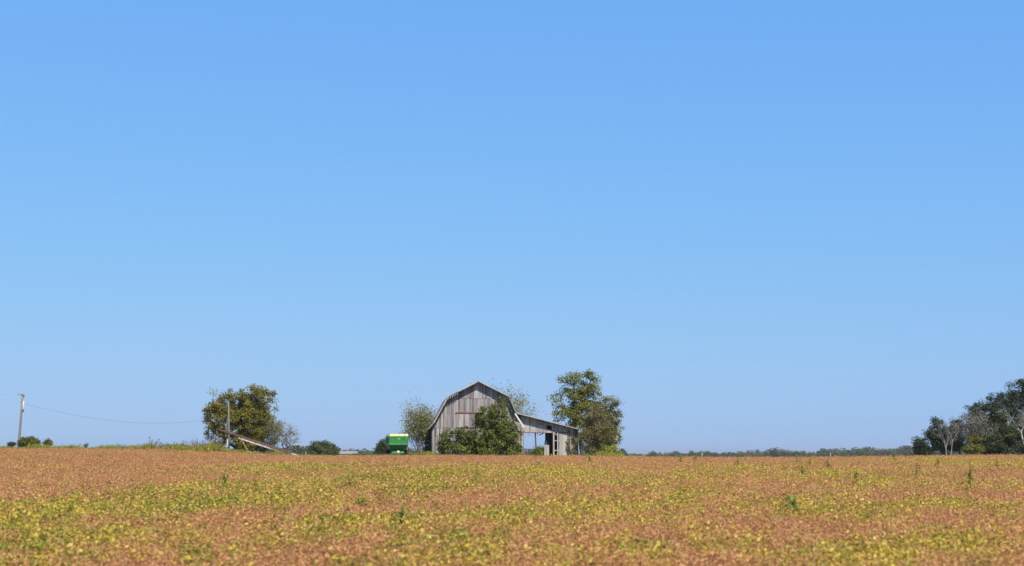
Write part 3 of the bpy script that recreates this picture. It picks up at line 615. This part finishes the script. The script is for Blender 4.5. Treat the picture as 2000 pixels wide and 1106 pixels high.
# roofs: slabs between profile points, ragged front edge
def slab(mb, P, th, y0, y1, edge=None):
    n = len(P)
    nr = []
    for i in range(n):
        a = Vector(P[max(i - 1, 0)]); b = Vector(P[min(i + 1, n - 1)]); d = (b - a).normalized(); nr.append(Vector((-d.y, d.x)))
    for i in range(n - 1):
        a, b = Vector(P[i]), Vector(P[i + 1]); na, nb = a - nr[i] * th, b - nr[i + 1] * th
        mb.hexa([(na.x, y0, na.y), (nb.x, y0, nb.y), (nb.x, y1, nb.y), (na.x, y1, na.y), (a.x, y0, a.y), (b.x, y0, b.y), (b.x, y1, b.y), (a.x, y1, a.y)])
mb = MB(); slab(mb, [le, le1, lb, apex, rb, rj], 0.085, -OV, DEP + 0.4)
roof = mb.build('roof', M['roof'], barn)
mb = MB()                                      # pale rake boards under the roof edge
def rake(mb, P, dy, w, drop):
    for i in range(len(P) - 1):
        a, b = Vector(P[i]), Vector(P[i + 1]); n = Vector((b.y - a.y, -(b.x - a.x))).normalized()
        if n.y > 0: n = -n
        for (q0, q1) in ((0, 1),):
            A = a + n * drop; B_ = b + n * drop; A2 = a + n * (drop + w); B2 = b + n * (drop + w)
            mb.hexa([(A2.x, dy, A2.y), (B2.x, dy, B2.y), (B2.x, dy + 0.03, B2.y), (A2.x, dy + 0.03, A2.y), (A.x, dy, A.y), (B_.x, dy, B_.y), (B_.x, dy + 0.03, B_.y), (A.x, dy + 0.03, A.y)])
lb2 = (lb[0] + 1.35, lb[1] + (apex[1] - lb[1]) * 1.35 / (apex[0] - lb[0]))
rake(mb, [lb2, apex], -OV - 0.035, 0.13, 0.0); rake(mb, [apex, rb], -OV - 0.035, 0.11, 0.0); rake(mb, [le1, lb], -OV - 0.035, 0.13, 0.0)
mb.build('rake_board', M['trim'], roof)
mb = MB(); rake(mb, [rb, rj], -OV - 0.035, 0.08, 0.0); mb.build('rake_board', M['roof'], roof)
mb = MB(); rake(mb, [(rj[0] - 0.1, rj[1] + 0.05), (re[0] + 0.08, re[1] - 0.12)], -OV + 0.03, 0.2, 0.02)
tb = mb.build('rake_board', M['white'], roof); tb['label'] = 'loose pale board hanging over the lean-to junction'
for k in range(6):                             # exposed lookouts where the rake board is gone
    f = (k + 0.4) / 6; x = lb[0] + 1.3 * f; z = lb[1] + (lb2[1] - lb[1]) * f
    mb = MB(); mb.box(x, x + 0.09, -OV + 0.02, 0.0, z - 0.38, z - 0.09); mb.build('lookout', M['trim'], roof)
# purlins under the eave overhang, rods on the ridge
for k, (yy, hh, th) in enumerate(((0.3, 1.05, 0.02), (2.6, 0.62, 0.016), (9.4, 1.3, 0.02))):
    mb = MB(); mb.tube([(apex[0], yy, apex[1] - 0.05), (apex[0], yy, apex[1] + hh)], [th, th * 0.5], 6)
    if k == 0: mb.tube([(apex[0], yy, apex[1] + hh * 0.62), (apex[0], yy, apex[1] + hh * 0.72)], [0.05, 0.05], 8)
    mb.build('lightning_rod', M['steel'], barn)
# lean-to
x_w0, z_w0 = L(1067.5, 839.8); x_w1, z_w1 = L(1078, 831.3)
zH = L(1050, 845.5)[1]; xP0 = L(1092, 860)[0]; xo1 = L(1081, 860)[0]; xstart = re[0] - 0.55
leanb = lambda x: lean_top(x)
mb = MB()
planks(mb, wr - 0.35, x_w0, leanb, lambda x: zH, 0.06, 0.2, 0.3, jag=0.03)
planks(mb, x_w1, xP0, leanb, lambda x: zH, 0.06, 0.2, 0.3, jag=0.04)
planks(mb, x_w0, x_w1, leanb, lambda x: z_w1, 0.06, 0.2, 0.3); planks(mb, x_w0, x_w1, lambda x: z_w0, lambda x: zH, 0.06, 0.2, 0.3)
lw = mb.build('lean_to_wall', M['lean_boards'], barn)
mb = MB(); planks(mb, xP0, lwr, leanb, lambda x: 0.0, 0.06, 0.2, 0.3, jag=0.12, miss=0.0); mb.build('lean_to_side_panel', M['pale_boards'], barn)
mb = MB(); mb.box(wr - 0.2, L(1064, 845)[0], 0.0, 0.055, zH - 0.03, zH + 0.10); mb.build('lintel', M['red_trim'], barn); mb = MB(); mb.box(L(1092, 845)[0], L(1113, 845)[0], 0.0, 0.03, zH - 0.05, zH + 0.12); mb.build('lintel', M['red_trim'], barn)
mb = MB(); e = 0.07
mb.box(x_w0 - e, x_w1 + e, 0.0, 0.03, z_w0 - e, z_w0); mb.box(x_w0 - e, x_w1 + e, 0.0, 0.03, z_w1, z_w1 + e); mb.box(x_w0 - e, x_w0, 0.0, 0.03, z_w0, z_w1); mb.box(x_w1, x_w1 + e, 0.0, 0.03, z_w0, z_w1)
mb.build('window_frame', M['pale_boards'], barn)
mb = MB(); slab(mb, [lean0, lean1], 0.08, -OV + 0.1, DEP - 1.0); lr = mb.build('lean_to_roof', M['roof'], barn)
mb = MB(); rake(mb, [lean0, lean1], -OV + 0.065, 0.10, 0.0); mb.build('rake_board', M['trim'], lr)
# posts, rails and braces of the open bay
def post(px, w, z0=0.0, z1=None, m='pale_boards', y=0.1): 
    x = L(px, 860)[0]; b = MB(); b.beam((x, y, z0), (x, y, zH + 0.1 if z1 is None else z1), w, w); return b.build('post', M[m], barn)
post(1081.5, 0.19); post(1089.5, 0.15)
zr1 = L(1085, 861)[1]; zr2 = L(1085, 880)[1]
mb = MB(); mb.beam((xo1, 0.1, zr1), (xP0, 0.1, zr1), 0.1, 0.06); mb.build('rail', M['pale_boards'], barn)
mb = MB(); mb.beam((xo1, 0.1, zr2), (xP0, 0.1, zr2), 0.12, 0.06); mb.build('rail', M['pale_boards'], barn)
mb = MB(); mb.beam((xo1 + 0.05, 0.1, zH), (L(1090, 850)[0], 0.1, L(1090, 851)[1]), 0.1, 0.06); mb.build('brace', M['pale_boards'], barn)
hx, hz = L(1046.5, 875.5); mb = MB(); mb.beam((hx + 0.06, 0.35, hz), (hx - 0.04, 0.3, zH + 0.1), 0.16, 0.14); hp = mb.build('post', M['dark_wood'], barn); hp['label'] = 'dark broken post hanging from the lintel'
mb = MB(); mb.beam((L(1051, 849)[0], 0.3, L(1051, 850)[1]), (L(1050, 845)[0], 0.3, zH + 0.1), 0.09, 0.08); mb.build('brace', M['dark_wood'], barn)
mb = MB(); mb.beam((L(1054, 850)[0], 0.3, L(1054, 850)[1]), (L(1065, 846)[0], 0.3, zH + 0.08), 0.12, 0.08); mb.build('brace', M['dark_wood'], barn)
# right side wall of the lean-to and the surviving end of its back wall, which close off the dark corner
mb = MB(); side_planks(mb, lwr - 0.02, 0.1, DEP - 1.2, 0.0, lean_top(lwr) - 0.03); mb.build('lean_to_side_wall', M['boards'], barn)
xb0 = L(1064.5, 860)[0] + 0.75
mb = MB(); planks(mb, xb0 + 0.05, lwr - 0.04, lambda x: lean_top(x) - 0.04, lambda x: 0.0, 7.0, gap=0.0); mb.build('partition_wall', M['dark_wood'], barn)
mb = MB(); b0 = MB()
xm = L(1074, 870)[0]
# leaning pale board and trough standing inside the bay
ob = empty('wooden_board', (0, 0, 0)); bpy.data.objects.remove(ob)
def world_in_barn(x, y, z): 
    return Matrix.Translation(barn.location) @ Matrix.Rotation(R(5), 4, 'Z') @ Vector((x, y, z))
def loose(name, label, cat, x, y, build):
    p = world_in_barn(x, y, 0); p.z = gz(p.x, p.y); e = empty(name, p, R(5)); tag(e, label, cat); build(e); return e
def b_board(e):
    q = MB(); q.beam((-0.1, 0, 0), (0.0, 0.1, L(1070, 861)[1]), 0.34, 0.05); q.build('plank', M['pale_boards'], e)
    q = MB(); q.beam((0.25, -0.02, 0), (0.32, 0.1, L(1070, 869)[1]), 0.3, 0.05); q.build('plank', M['pale_boards'], e)
loose('plank_stack', 'pale planks propped upright in the dark bay of the lean-to', 'planks', L(1068.5, 870)[0], 1.2, b_board)
def b_crate(e):
    q = MB(); q.box(-0.55, 0.45, -0.2, 0.2, 0.55, 0.62); q.build('top', M['pale_boards'], e)
    for sx in (-0.5, 0.4):
        q = MB(); q.box(sx - 0.04, sx + 0.04, -0.17, 0.17, 0, 0.55); q.build('leg', M['pale_boards'], e)
loose('wooden_bench', 'low pale bench behind the rails of the lean-to', 'bench', L(1086, 870)[0], 0.8, b_crate)
# vine on the right panel of the lean-to
vx0, vx1 = L(1104, 860)[0], lwr
P = []
for _ in range(30):
    cx = vx0 + (vx1 - vx0) * rng.uniform(0, 1) ** 0.7; cz = rng.uniform(0.2, lean_top(cx) - 0.1)
    n = int(rng.uniform(8, 40)); P.append(np.stack([cx + rng.normal(0, 0.13, n), -0.06 + rng.normal(0, 0.03, n), cz + rng.normal(0, 0.3, n)], -1))
P = np.concatenate(P); P = P[(P[:, 2] > 0.05) & (P[:, 0] < vx1 + 0.1)]
vp = world_in_barn(vx1 - 0.4, -0.1, 0)
ve = empty('climbing_vine', vp, R(5)); tag(ve, 'dark leafy vine climbing the pale boards at the right end of the lean-to', 'vine')
P[:, 0] -= vx1 - 0.4; P[:, 1] += 0.1
obj('foliage', quads('foliage', leaf_quads(rng, P, 0.17, 0.0, 0.7)), M['lf_brown'], ve)
mb = MB()
for k in range(5):
    x = -0.9 + k * 0.33; mb.tube([(x, 0.06, 0), (x + rng.normal(0, 0.1), 0.055, 0.9), (x + rng.normal(0, 0.2), 0.05, 2.1)], [0.02, 0.015, 0.008], 5)
mb.build('stems', M['bark'], ve)

# ------------------------------------------------------------------ green grain cart
YG = 174.0; cxw = (780.5 - 1000) / F * YG; cg = gz(cxw, YG)
cart = empty('grain_cart', (cxw, YG, cg), R(13.5)); tag(cart, 'green grain cart with yellow top edge parked left of the barn', 'grain cart')
def zc(py): return at(780, py, YG).z - cg
hw = 18.4 / F * YG; CL = 3.4
def frus(mb, x0, x1, y0, y1, z0, X0, X1, Y0, Y1, z1):
    mb.hexa([(x0, y0, z0), (x1, y0, z0), (x1, y1, z0), (x0, y1, z0), (X0, Y0, z1), (X1, Y0, z1), (X1, Y1, z1), (X0, Y1, z1)])
zt, zy, zb, zh, zq = zc(848), zc(852), zc(865.5), zc(869), zc(882)
def ring(mb, hw0, z0, hw1, z1, y0, y1, ya, yb, th=0.04):   # four thin sloping panels
    lo = [(-hw0, y0, z0), (hw0, y0, z0), (hw0, y1, z0), (-hw0, y1, z0)]; hi = [(-hw1, ya, z1), (hw1, ya, z1), (hw1, yb, z1), (-hw1, yb, z1)]
    ctr = Vector((0, (y0 + y1) / 2, 0))
    for i in range(4):
        j = (i + 1) % 4
        def inn(p): v = Vector(p); d = Vector((ctr.x - v.x, ctr.y - v.y, 0)); return v + Vector((math.copysign(th, d.x), math.copysign(th, d.y), 0))
        a, b, c, d = lo[i], lo[j], hi[j], hi[i]
        mb.hexa([a, b, inn(b), inn(a), d, c, inn(c), inn(d)])
mb = MB(); ring(mb, hw, zb, hw, zy, 0, CL, 0, CL)
body = mb.build('hopper_box', M['green'], cart)
mb = MB(); ring(mb, hw + 0.01, zy + 0.004, hw - 0.11, zt, -0.01, CL + 0.01, 0.10, CL - 0.10); mb.build('top_extension', M['yellow'], cart)
mb = MB(); mb.box(-hw - 0.03, hw + 0.03, -0.05, CL + 0.03, zc(866.6), zc(865.6)); mb.build('edge_rail', M['green_worn'], cart)
mb = MB(); mb.box(-hw - 0.05, hw + 0.05, -0.16, -0.012, zc(868.9), zc(867.0)); mb.box(-hw - 0.05, -hw - 0.012, -0.012, CL, zc(868.9), zc(867.0)); mb.box(hw + 0.012, hw + 0.05, -0.012, CL, zc(868.9), zc(867.0)); mb.build('edge_rail', M['green_worn'], cart)
mb = MB(); mb.box(-hw, hw, 0, CL, zh, zc(866.6) - 0.004); frus(mb, -hw * 0.55, hw * 0.55, 1.5, CL - 1.0, zq - 0.1, -hw, hw, 0.0, CL, zh - 0.004); mb.build('hopper_funnel', M['green'], cart)
for sy in (0.85, 1.7, 2.55):
    mb = MB(); mb.box(-hw - 0.05, -hw - 0.004, sy - 0.04, sy + 0.04, zb + 0.03, zy - 0.02); mb.build('side_rib', M['green'], body); mb = MB(); mb.box(hw + 0.004, hw + 0.05, sy - 0.04, sy + 0.04, zb + 0.03, zy - 0.02); mb.build('side_rib', M['green'], body)
mb = MB(); mb.box(-0.78, -0.16, 0.35, 0.5, zc(885.6), zc(881.8)); mb.box(0.16, 0.78, 0.35, 0.5, zc(885.6), zc(881.8)); mb.box(-0.16, 0.16, 0.36, 0.49, zc(885), zc(883)); mb.box(-0.12, 0.12, 0.5, CL - 0.6, 0.55, 0.7); ch = mb.build('frame', M['green_worn'], cart)
mb = MB(); mb.tube([(-1.15, 1.75, 0.55), (1.15, 1.75, 0.55)], 0.08, 10); mb.build('axle', M['rubber'], cart)
for sx in (-1, 1):
    for sy in (-0.15, 0.12): pass
    mb = MB(); mb.beam((sx * 0.5, 1.2, 0.62), (sx * hw * 0.8, 0.6, zh - 0.02), 0.08, 0.08); mb.build('strut', M['green'], cart)
    mb = MB(); mb.beam((sx * 0.5, CL - 0.45, 0.62), (sx * hw * 0.92, CL - 0.08, zh - 0.02), 0.08, 0.08); mb.build('strut', M['green'], cart)
    mb = MB(); cx = sx * (hw - 0.1); prof = [(0.28, -0.2), (0.5, -0.26), (0.6, -0.23), (0.64, -0.1), (0.64, 0.1), (0.6, 0.23), (0.5, 0.26), (0.28, 0.2)]
    vs = []; fs2 = []; n = 28
    for k in range(n):
        a = 2 * math.pi * k / n
        for r, t in prof: vs.append((cx + t, 1.75 + r * math.cos(a), 0.63 + r * math.sin(a)))
    q = len(prof)
    for k in range(n):
        for i in range(q - 1): fs2.append((k * q + i, k * q + i + 1, ((k + 1) % n) * q + i + 1, ((k + 1) % n) * q + i))
    mb.add(vs, fs2); wh = mb.build('wheel', M['rubber'], cart, True)
    mb = MB(); mb.tube([(cx - 0.10, 1.75, 0.63), (cx + 0.10, 1.75, 0.63)], 0.285, 20); mb.build('rim', M['yellow'], wh)
mb = MB()                                      # pale domed cap on the front of the frame
pts = []; rr = []
for k in range(7):
    a = k / 6 * math.pi / 2; pts.append((0, 0.34 - 0.12 * math.sin(a), zc(883.2))); rr.append(0.19 * math.cos(a) + 0.004)
mb.tube(pts, rr, 20); mb.build('cap', M['white'], cart, True)
mb = MB(); mb.box(-0.16, 0.16, 0.2, 0.36, 0.5, zc(885.4)); mb.beam((0, 0.3, 0.5), (0, -1.3, 0.42), 0.14, 0.12); mb.build('drawbar', M['hub_red'], cart)
mb = MB(); mb.tube([(-hw + 0.16, -0.09, zc(868)), (-hw + 0.16, -0.12, zc(868))], 0.085, 14); mb.build('reflector', M['white'], cart)
ex, ez = 0.03, zc(857.6)                       # small pale emblem on the front panel
mb = MB()
sh = [(-0.16, -0.13), (-0.08, -0.02), (-0.10, 0.10), (-0.02, 0.15), (0.05, 0.12), (0.06, 0.03), (0.17, -0.07), (0.14, -0.09), (0.03, -0.03), (-0.03, -0.05), (-0.12, -0.14)]
n = len(sh)
mb.add([(ex + a * .7, -0.012, ez + b * .7) for a, b in sh] + [(ex + a * .7, -0.002, ez + b * .7) for a, b in sh], [tuple(range(n)), tuple(range(2 * n - 1, n - 1, -1))] + [(i, i + n, (i + 1) % n + n, (i + 1) % n) for i in range(n)])
mb.build('emblem', M['yellow'], body)

# ------------------------------------------------------------------ utility pole, wires, broken pole, auger
def pt(px, py, Y): return at(px, py, Y)
YP = 166.0; b = pt(36.5, 874, YP); g0 = gz(b.x, YP); top = pt(40, 769, YP)
pole = empty('utility_pole', (b.x, YP, g0)); tag(pole, 'tall grey wooden utility pole with transformer at the left edge', 'utility pole')
H = top.z - g0; tx = 0.18
mb = MB(); mb.tube([(0.0, 0, -0.3), (tx * 0.1, 0, 1.5), (tx * 0.6, 0, H * 0.6), (tx, 0, H)], [0.17, 0.16, 0.135, 0.11], 12); mb.build('shaft', M['pole'], pole, True)
mb = MB(); mb.beam((tx + 0.1, -0.12, H - 0.12), (tx - 0.5, -0.12, H - 0.17), 0.10, 0.10); mb.build('crossarm', M['pole'], pole)
mb = MB(); mb.tube([(tx - 0.45, -0.12, H - 0.12), (tx - 0.45, -0.12, H + 0.05)], [0.05, 0.04], 8); mb.build('insulator', M['steel'], pole)
mb = MB(); mb.tube([(tx + 0.2, -0.1, H - 1.95), (tx + 0.2, -0.1, H - 1.9), (tx + 0.2, -0.1, H - 0.98), (tx + 0.2, -0.1, H - 0.93)], [0.07, 0.10, 0.10, 0.07], 14); mb.build('transformer', M['white'], pole, True)
mb = MB(); mb.tube([(tx + 0.2, -0.08, H - 0.5), (tx + 0.2, -0.08, H - 0.2)], [0.07, 0.07], 10); mb.build('arrester', M['wire'], pole); mb = MB(); mb.tube([(tx + 0.17, -0.12, H - 2.3), (tx + 0.17, -0.12, H - 2.0)], [0.13, 0.13], 10); mb.build('cutout', M['wire'], pole)
mb = MB(); mb.beam((tx - 0.25, -0.1, H - 1.05), (tx + 0.1, -0.1, H - 1.05), 0.05, 0.05); mb.build('bracket', M['wire'], pole)
def wire(name, pts, label, r=0.018):
    p0 = pts[0]; e = MB(); e.tube([p - p0 for p in pts], r, 5); o = e.build(name, M['wire']); o.location = p0; tag(o, label, 'wire'); return o
wp = [(44, 788), (80, 797.5), (130, 808), (180, 817), (230, 823.5), (280, 826.8), (320, 826.8), (360, 825), (400, 821), (445, 814)]
wire('overhead_wire', [pt(a, q, YP + i * 0.15) for i, (a, q) in enumerate(wp)], 'sagging wire strung from the utility pole to the tree by the auger', 0.011)
wire('overhead_wire', [pt(36 - i * 22, 770 + 1.2 * math.sin(i / 6 * 3.14), YP + i * 4) for i in range(7)], 'wire leaving the top of the utility pole past the left border', 0.004)
gs = pt(112, 874, 169); e0 = pt(100, 851, 169); mb = MB(); zz = gz(gs.x, 169)
mb.tube([(0, 0, 0), (e0.x - gs.x, 0, e0.z - zz)], 0.045, 8); o = mb.build('guy_guard', M['dull_white']); o.location = (gs.x, 169, zz); tag(o, 'pale slanting rod sticking out of the grass right of the utility pole', 'rod')
# broken pole in front of the left tree
b = pt(446, 875, 168.0); g0 = gz(b.x, 168.0); t_ = pt(444, 788, 168)
op = empty('broken_pole', (b.x, 168.0, g0)); tag(op, 'weathered grey pole standing in front of the broad olive tree', 'pole')
mb = MB(); hh = t_.z - g0; mb.tube([(0.05, 0, -0.2), (0, 0, hh * 0.5), (-0.12, 0, hh), (-0.13, 0.01, hh + 0.15)], [0.14, 0.12, 0.10, 0.03], 12); mb.build('shaft', M['pole'], op, True)
mb = MB(); mb.beam((-0.35, -0.1, hh * 0.42), (-0.15, -0.13, hh * 0.72), 0.06, 0.05); mb.build('brace', M['pole'], op)
b = pt(443.5, 874, 165); mb = MB(); g0 = gz(b.x, 165); hz = pt(443.5, 858, 165).z - g0
mb.tube([(0, 0, 0), (0.02, 0, hz)], [0.085, 0.08], 10); o = mb.build('white_post', M['white']); o.location = (b.x, 165, g0); tag(o, 'short white post at the foot of the weathered pole by the tree', 'post')
# collapsed dark sheet roof in the weeds
b = pt(422, 872, 170); g0 = gz(b.x, 170); sh_ = empty('collapsed_shelter', (b.x, 170, g0)); tag(sh_, 'dark collapsed shelter half hidden in the weeds left of the weathered pole', 'shelter')
k = 170 / F
mb = MB(); mb.hexa([(-19 * k, -0.5, 1.0), (18 * k, -0.5, 2.0), (18 * k, 2.2, 2.2), (-19 * k, 2.2, 1.2), (-19 * k, -0.5, 1.1), (18 * k, -0.5, 2.1), (18 * k, 2.2, 2.3), (-19 * k, 2.2, 1.3)]); mb.build('roof', M['dark_wood'], sh_)
mb = MB(); planks(mb, -8 * k, 17 * k, lambda x: 1.45 + 0.41 * x, lambda x: 0.0, 0.0, 0.2, 0.3); mb.build('wall', M['dark_wood'], sh_)
mb = MB(); mb.beam((-10 * k, -0.55, 1.3), (3 * k, -0.55, 2.05), 0.14, 0.1); mb.build('beam', M['dark_wood'], sh_)
# grain auger leaning down to the right
YA = 161.0
A = pt(424, 839, YA + 1.2); Bp = pt(583, 891, YA - 2.0); g0 = gz(Bp.x, Bp.y)
aug = empty('grain_auger', (Bp.x, Bp.y, g0)); tag(aug, 'long rusty grain auger slanting from the tree down to the field edge', 'grain auger')
def al(f, off=0.0, dy=0.0): p = A.lerp(Bp, f) - Vector((Bp.x, Bp.y, g0)); return p + Vector((0, dy, off))
mb = MB(); mb.tube([al(0.0), al(0.5), al(0.90)], [0.15, 0.15, 0.15], 12); mb.build('tube', M['rust'], aug, True)
mb = MB(); mb.beam(al(0.27, -0.17, -0.08), al(0.66, -0.17, -0.08), 0.17, 0.12); mb.build('lower_rail', M['dull_white'], aug)
mb = MB(); mb.beam(al(0.66, -0.17, -0.08), al(0.80, -0.17, -0.08), 0.13, 0.12); mb.build('lower_rail', plain('faded_yellow', (0.45, 0.33, 0.14), 0.7, 0, 0.3, 3), aug)
mb = MB(); mb.tube([al(0.90), al(1.0)], [0.12, 0.11], 12); mb.build('intake_tube', M['dull_white'], aug, True)
mb = MB(); mb.beam(al(0.86, 0.12, 0), al(0.93, 0.22, 0), 0.3, 0.22); mb.beam(al(0.80, -0.1, -0.05), al(0.93, -0.16, -0.05), 0.22, 0.2); mb.build('gearbox', M['wire'], aug)
q = pt(493, 884, YA); f0 = al(0.30, -0.15, -0.1)
for dy in (-0.5, 0.7):
    mb = MB(); mb.beam(f0, Vector((q.x - Bp.x, dy + 1.2, q.z - g0 - 0.5)), 0.055, 0.055); mb.build('leg', plain('leg_paint', (0.36, 0.25, 0.08), 0.7, 0, 0.3, 3), aug)
mb = MB(); s0 = al(0.0, -0.1); mb.beam(s0 + Vector((0, 0, 0.05)), s0 + Vector((0.12, 0, -0.55)), 0.24, 0.2); mb.build('spout', M['rust'], aug)
for f in (0.3, 0.48, 0.66, 0.8):
    mb = MB(); mb.tube([al(f, 0, 0), al(f + 0.012, 0, 0)], [0.175, 0.175], 12); mb.build('clamp_band', M['rust'], aug)
mb = MB(); mb.tube([al(0.1, 0.24), al(0.86, 0.2)], 0.03, 6); mb.build('truss_rod', M['rust'], aug)
for i, (px_, w_) in enumerate(((490, 0.9), (483, 0.6))):
    pass
b = pt(490, 884, 160.5); g1 = gz(b.x, 160.5); mb = MB()
for k2 in range(5): mb.beam((-0.7 + k2 * 0.3, 0.1 * k2, 0.5 + 0.03 * k2), (-0.3 + k2 * 0.3, 0.05, 0.66 + 0.05 * (k2 % 2)), 0.18, 0.05)
mb.box(-0.6, 0.8, 0.0, 0.5, 0, 0.5); o = mb.build('rubble_pile', M['dull_white']); o.location = (b.x, 160.5, g1); tag(o, 'low pile of pale boards in the grass under the auger', 'board pile')

# ------------------------------------------------------------------ far shed, far white posts
YS = 420.0; a0 = pt(656, 888, YS); a1 = pt(695, 888, YS); g0 = gz(a0.x, YS); ztop = pt(670, 881.2, YS).z - g0
sh2 = empty('metal_shed', ((a0.x + a1.x) / 2, YS, g0)); tag(sh2, 'low grey metal shed in the far meadow beside the dome shaped tree', 'shed')
hw2 = (a1.x - a0.x) / 2; mb = MB(); mb.box(-hw2, hw2, 0, 8, 0, ztop - 0.9); mb.build('wall', M['far_shed'], sh2)
mb = MB(); mb.hexa([(-hw2 - 0.2, -0.3, ztop - 0.9), (hw2 + 0.2, -0.3, ztop - 0.9), (hw2 + 0.2, 8.3, ztop - 0.9), (-hw2 - 0.2, 8.3, ztop - 0.9), (-hw2 - 0.2, 3.9, ztop), (hw2 + 0.2, 3.9, ztop), (hw2 + 0.2, 4.1, ztop), (-hw2 - 0.2, 4.1, ztop)])
mb.build('roof', M['far_shed'], sh2)
mb = MB()
for k2 in range(9): x = -hw2 + 0.6 + k2 * (2 * hw2 - 1.2) / 8; mb.box(x, x + 0.12, -0.05, -0.002, 0, ztop - 0.95)
mb.build('wall_rib', M['far_shed'], sh2)
for px_, lab in ((597.5, 'tiny white marker post left of the dome shaped tree'), (1371, 'tiny white marker post on the crest right of the barn, nearer to it'), (1622, 'tiny white marker post on the crest right of the barn, nearer to the grove')):
    Yp = 158.5 if px_ > 1000 else 166
    q = pt(px_, 884.5 if px_ > 1000 else 883, Yp); g1 = gz(q.x, Yp); mb = MB(); hh = q.z - g1
    mb.tube([(0, 0, 0), (0, 0, hh * 0.94), (0, 0, hh)], [0.05, 0.05, 0.02], 8); o = mb.build('marker_post', M['dull_white']); o.location = (q.x, Yp, g1); tag(o, lab, 'post', 'white marker posts')

# ------------------------------------------------------------------ volunteer corn and tall weeds in the beans
def corn_mesh(rng, h):
    V = []
    for s in range(2):
        a = s * 1.57; d = np.array([math.cos(a), math.sin(a), 0]) * 0.014
        V.append([-d, d, d * 0.5 + np.array([0, 0, h]), -d * 0.5 + np.array([0, 0, h])])
    nl = 11
    for i in range(nl):
        z = h * (0.3 + 0.62 * i / nl); a = i * 3.14 + rng.normal(0, 0.6); Lf = rng.uniform(0.45, 0.7) * (1.1 - 0.5 * i / nl); wd = 0.055
        u = np.array([math.cos(a), math.sin(a), 0]); s = np.array([-math.sin(a), math.cos(a), 0])
        for k in range(4):
            f0, f1 = k / 4, (k + 1) / 4
            def c(f): return u * Lf * f * 0.8 + np.array([0, 0, z + Lf * (0.75 * f - 0.95 * f * f)])
            w0 = wd * (1 - f0 ** 2 * 0.95); w1 = wd * (1 - f1 ** 2 * 0.95)
            V.append([c(f0) - s * w0, c(f0) + s * w0, c(f1) + s * w1, c(f1) - s * w1])
    return quads('leaves', np.array(V))
CORN = [(1046.5, 906, 1.45, 'dark thin corn stalk in the beans straight below the open bay'), (1150, 903, 1.1, 'corn stalk in the beans below the brown bush by the lean-to'),
        (1327, 906, 1.2, 'leafy corn stalk right of the farmyard, below the first gap in the far tree line'), (1357, 903, 1.1, 'small corn stalk just left of the nearer white marker post'),
        (1437, 912, 1.2, 'bright corn stalk between the two white marker posts, on the left'), (1551, 908, 1.3, 'broad corn stalk between the two white marker posts, on the right'),
        (1562, 932, 1.3, 'tall corn stalk standing nearer the camera below the broad one'), (1576, 908, 1.1, 'small corn stalk just right of the broad one between the marker posts'),
        (1612, 914, 1.1, 'pale green corn stalk below the white marker post nearer to the grove'), (1739, 898, 1.1, 'corn stalk on the crest left of the grove'),
        (1783, 928, 1.3, 'bushy corn stalk in the beans below the left end of the grove'), (1825, 909, 1.1, 'corn stalk close below the pale forked trunk'),
        (1938, 920, 1.5, 'big leafy corn stalk below the grove near the right border'), (1886, 955, 1.5, 'tall dark corn stalk, nearest one below the grove'),
        (1995, 936, 1.35, 'corn stalk at the right border below the white dead tree'), (1666, 945, 1.2, 'dark corn stalk in the right half of the field, below the far tree line'),
        (1545, 990, 0.85, 'green corn stalk lowest in the right half of the field'), (685, 948, 1.15, 'green corn stalk in the field below the far grey shed'),
        (444, 950, 1.1, 'green corn stalk in the field below the weathered pole'), (790, 1010, 0.8, 'green corn stalk in the foreground below the grain cart')]
for i, (px_, py_, h_, lab) in enumerate(CORN):
    Yp = depth_of(px_, py_ - 2); X = (px_ - 1000) / F * Yp
    o = obj('corn_plant', corn_mesh(np.random.default_rng(300 + i), h_), M['corn']); o.location = (X, Yp, gz(X, Yp)); o.rotation_euler = (0, 0, i * 1.3); o.scale = (1.5, 1.5, 1.12)
    tag(o, lab, 'corn', 'stray corn plants in the soybeans')

# ------------------------------------------------------------------ haze: one closed box of thin air
mb = MB(); mb.box(-7200, 7200, -120, 9200, -8.2, 19.5); 
m, nt, bs, out = mat('haze'); nt.nodes.remove(bs)
pv = node(nt, 'ShaderNodeVolumePrincipled'); pv.inputs['Color'].default_value = (0.75, 0.85, 1.0, 1); pv.inputs['Density'].default_value = 0.0001; pv.inputs['Anisotropy'].default_value = 0.0
nt.links.new(pv.outputs[0], out.inputs['Volume'])
hz_ = mb.build('haze', m); tag(hz_, 'thin bluish haze over the fields', 'haze', kind='stuff')
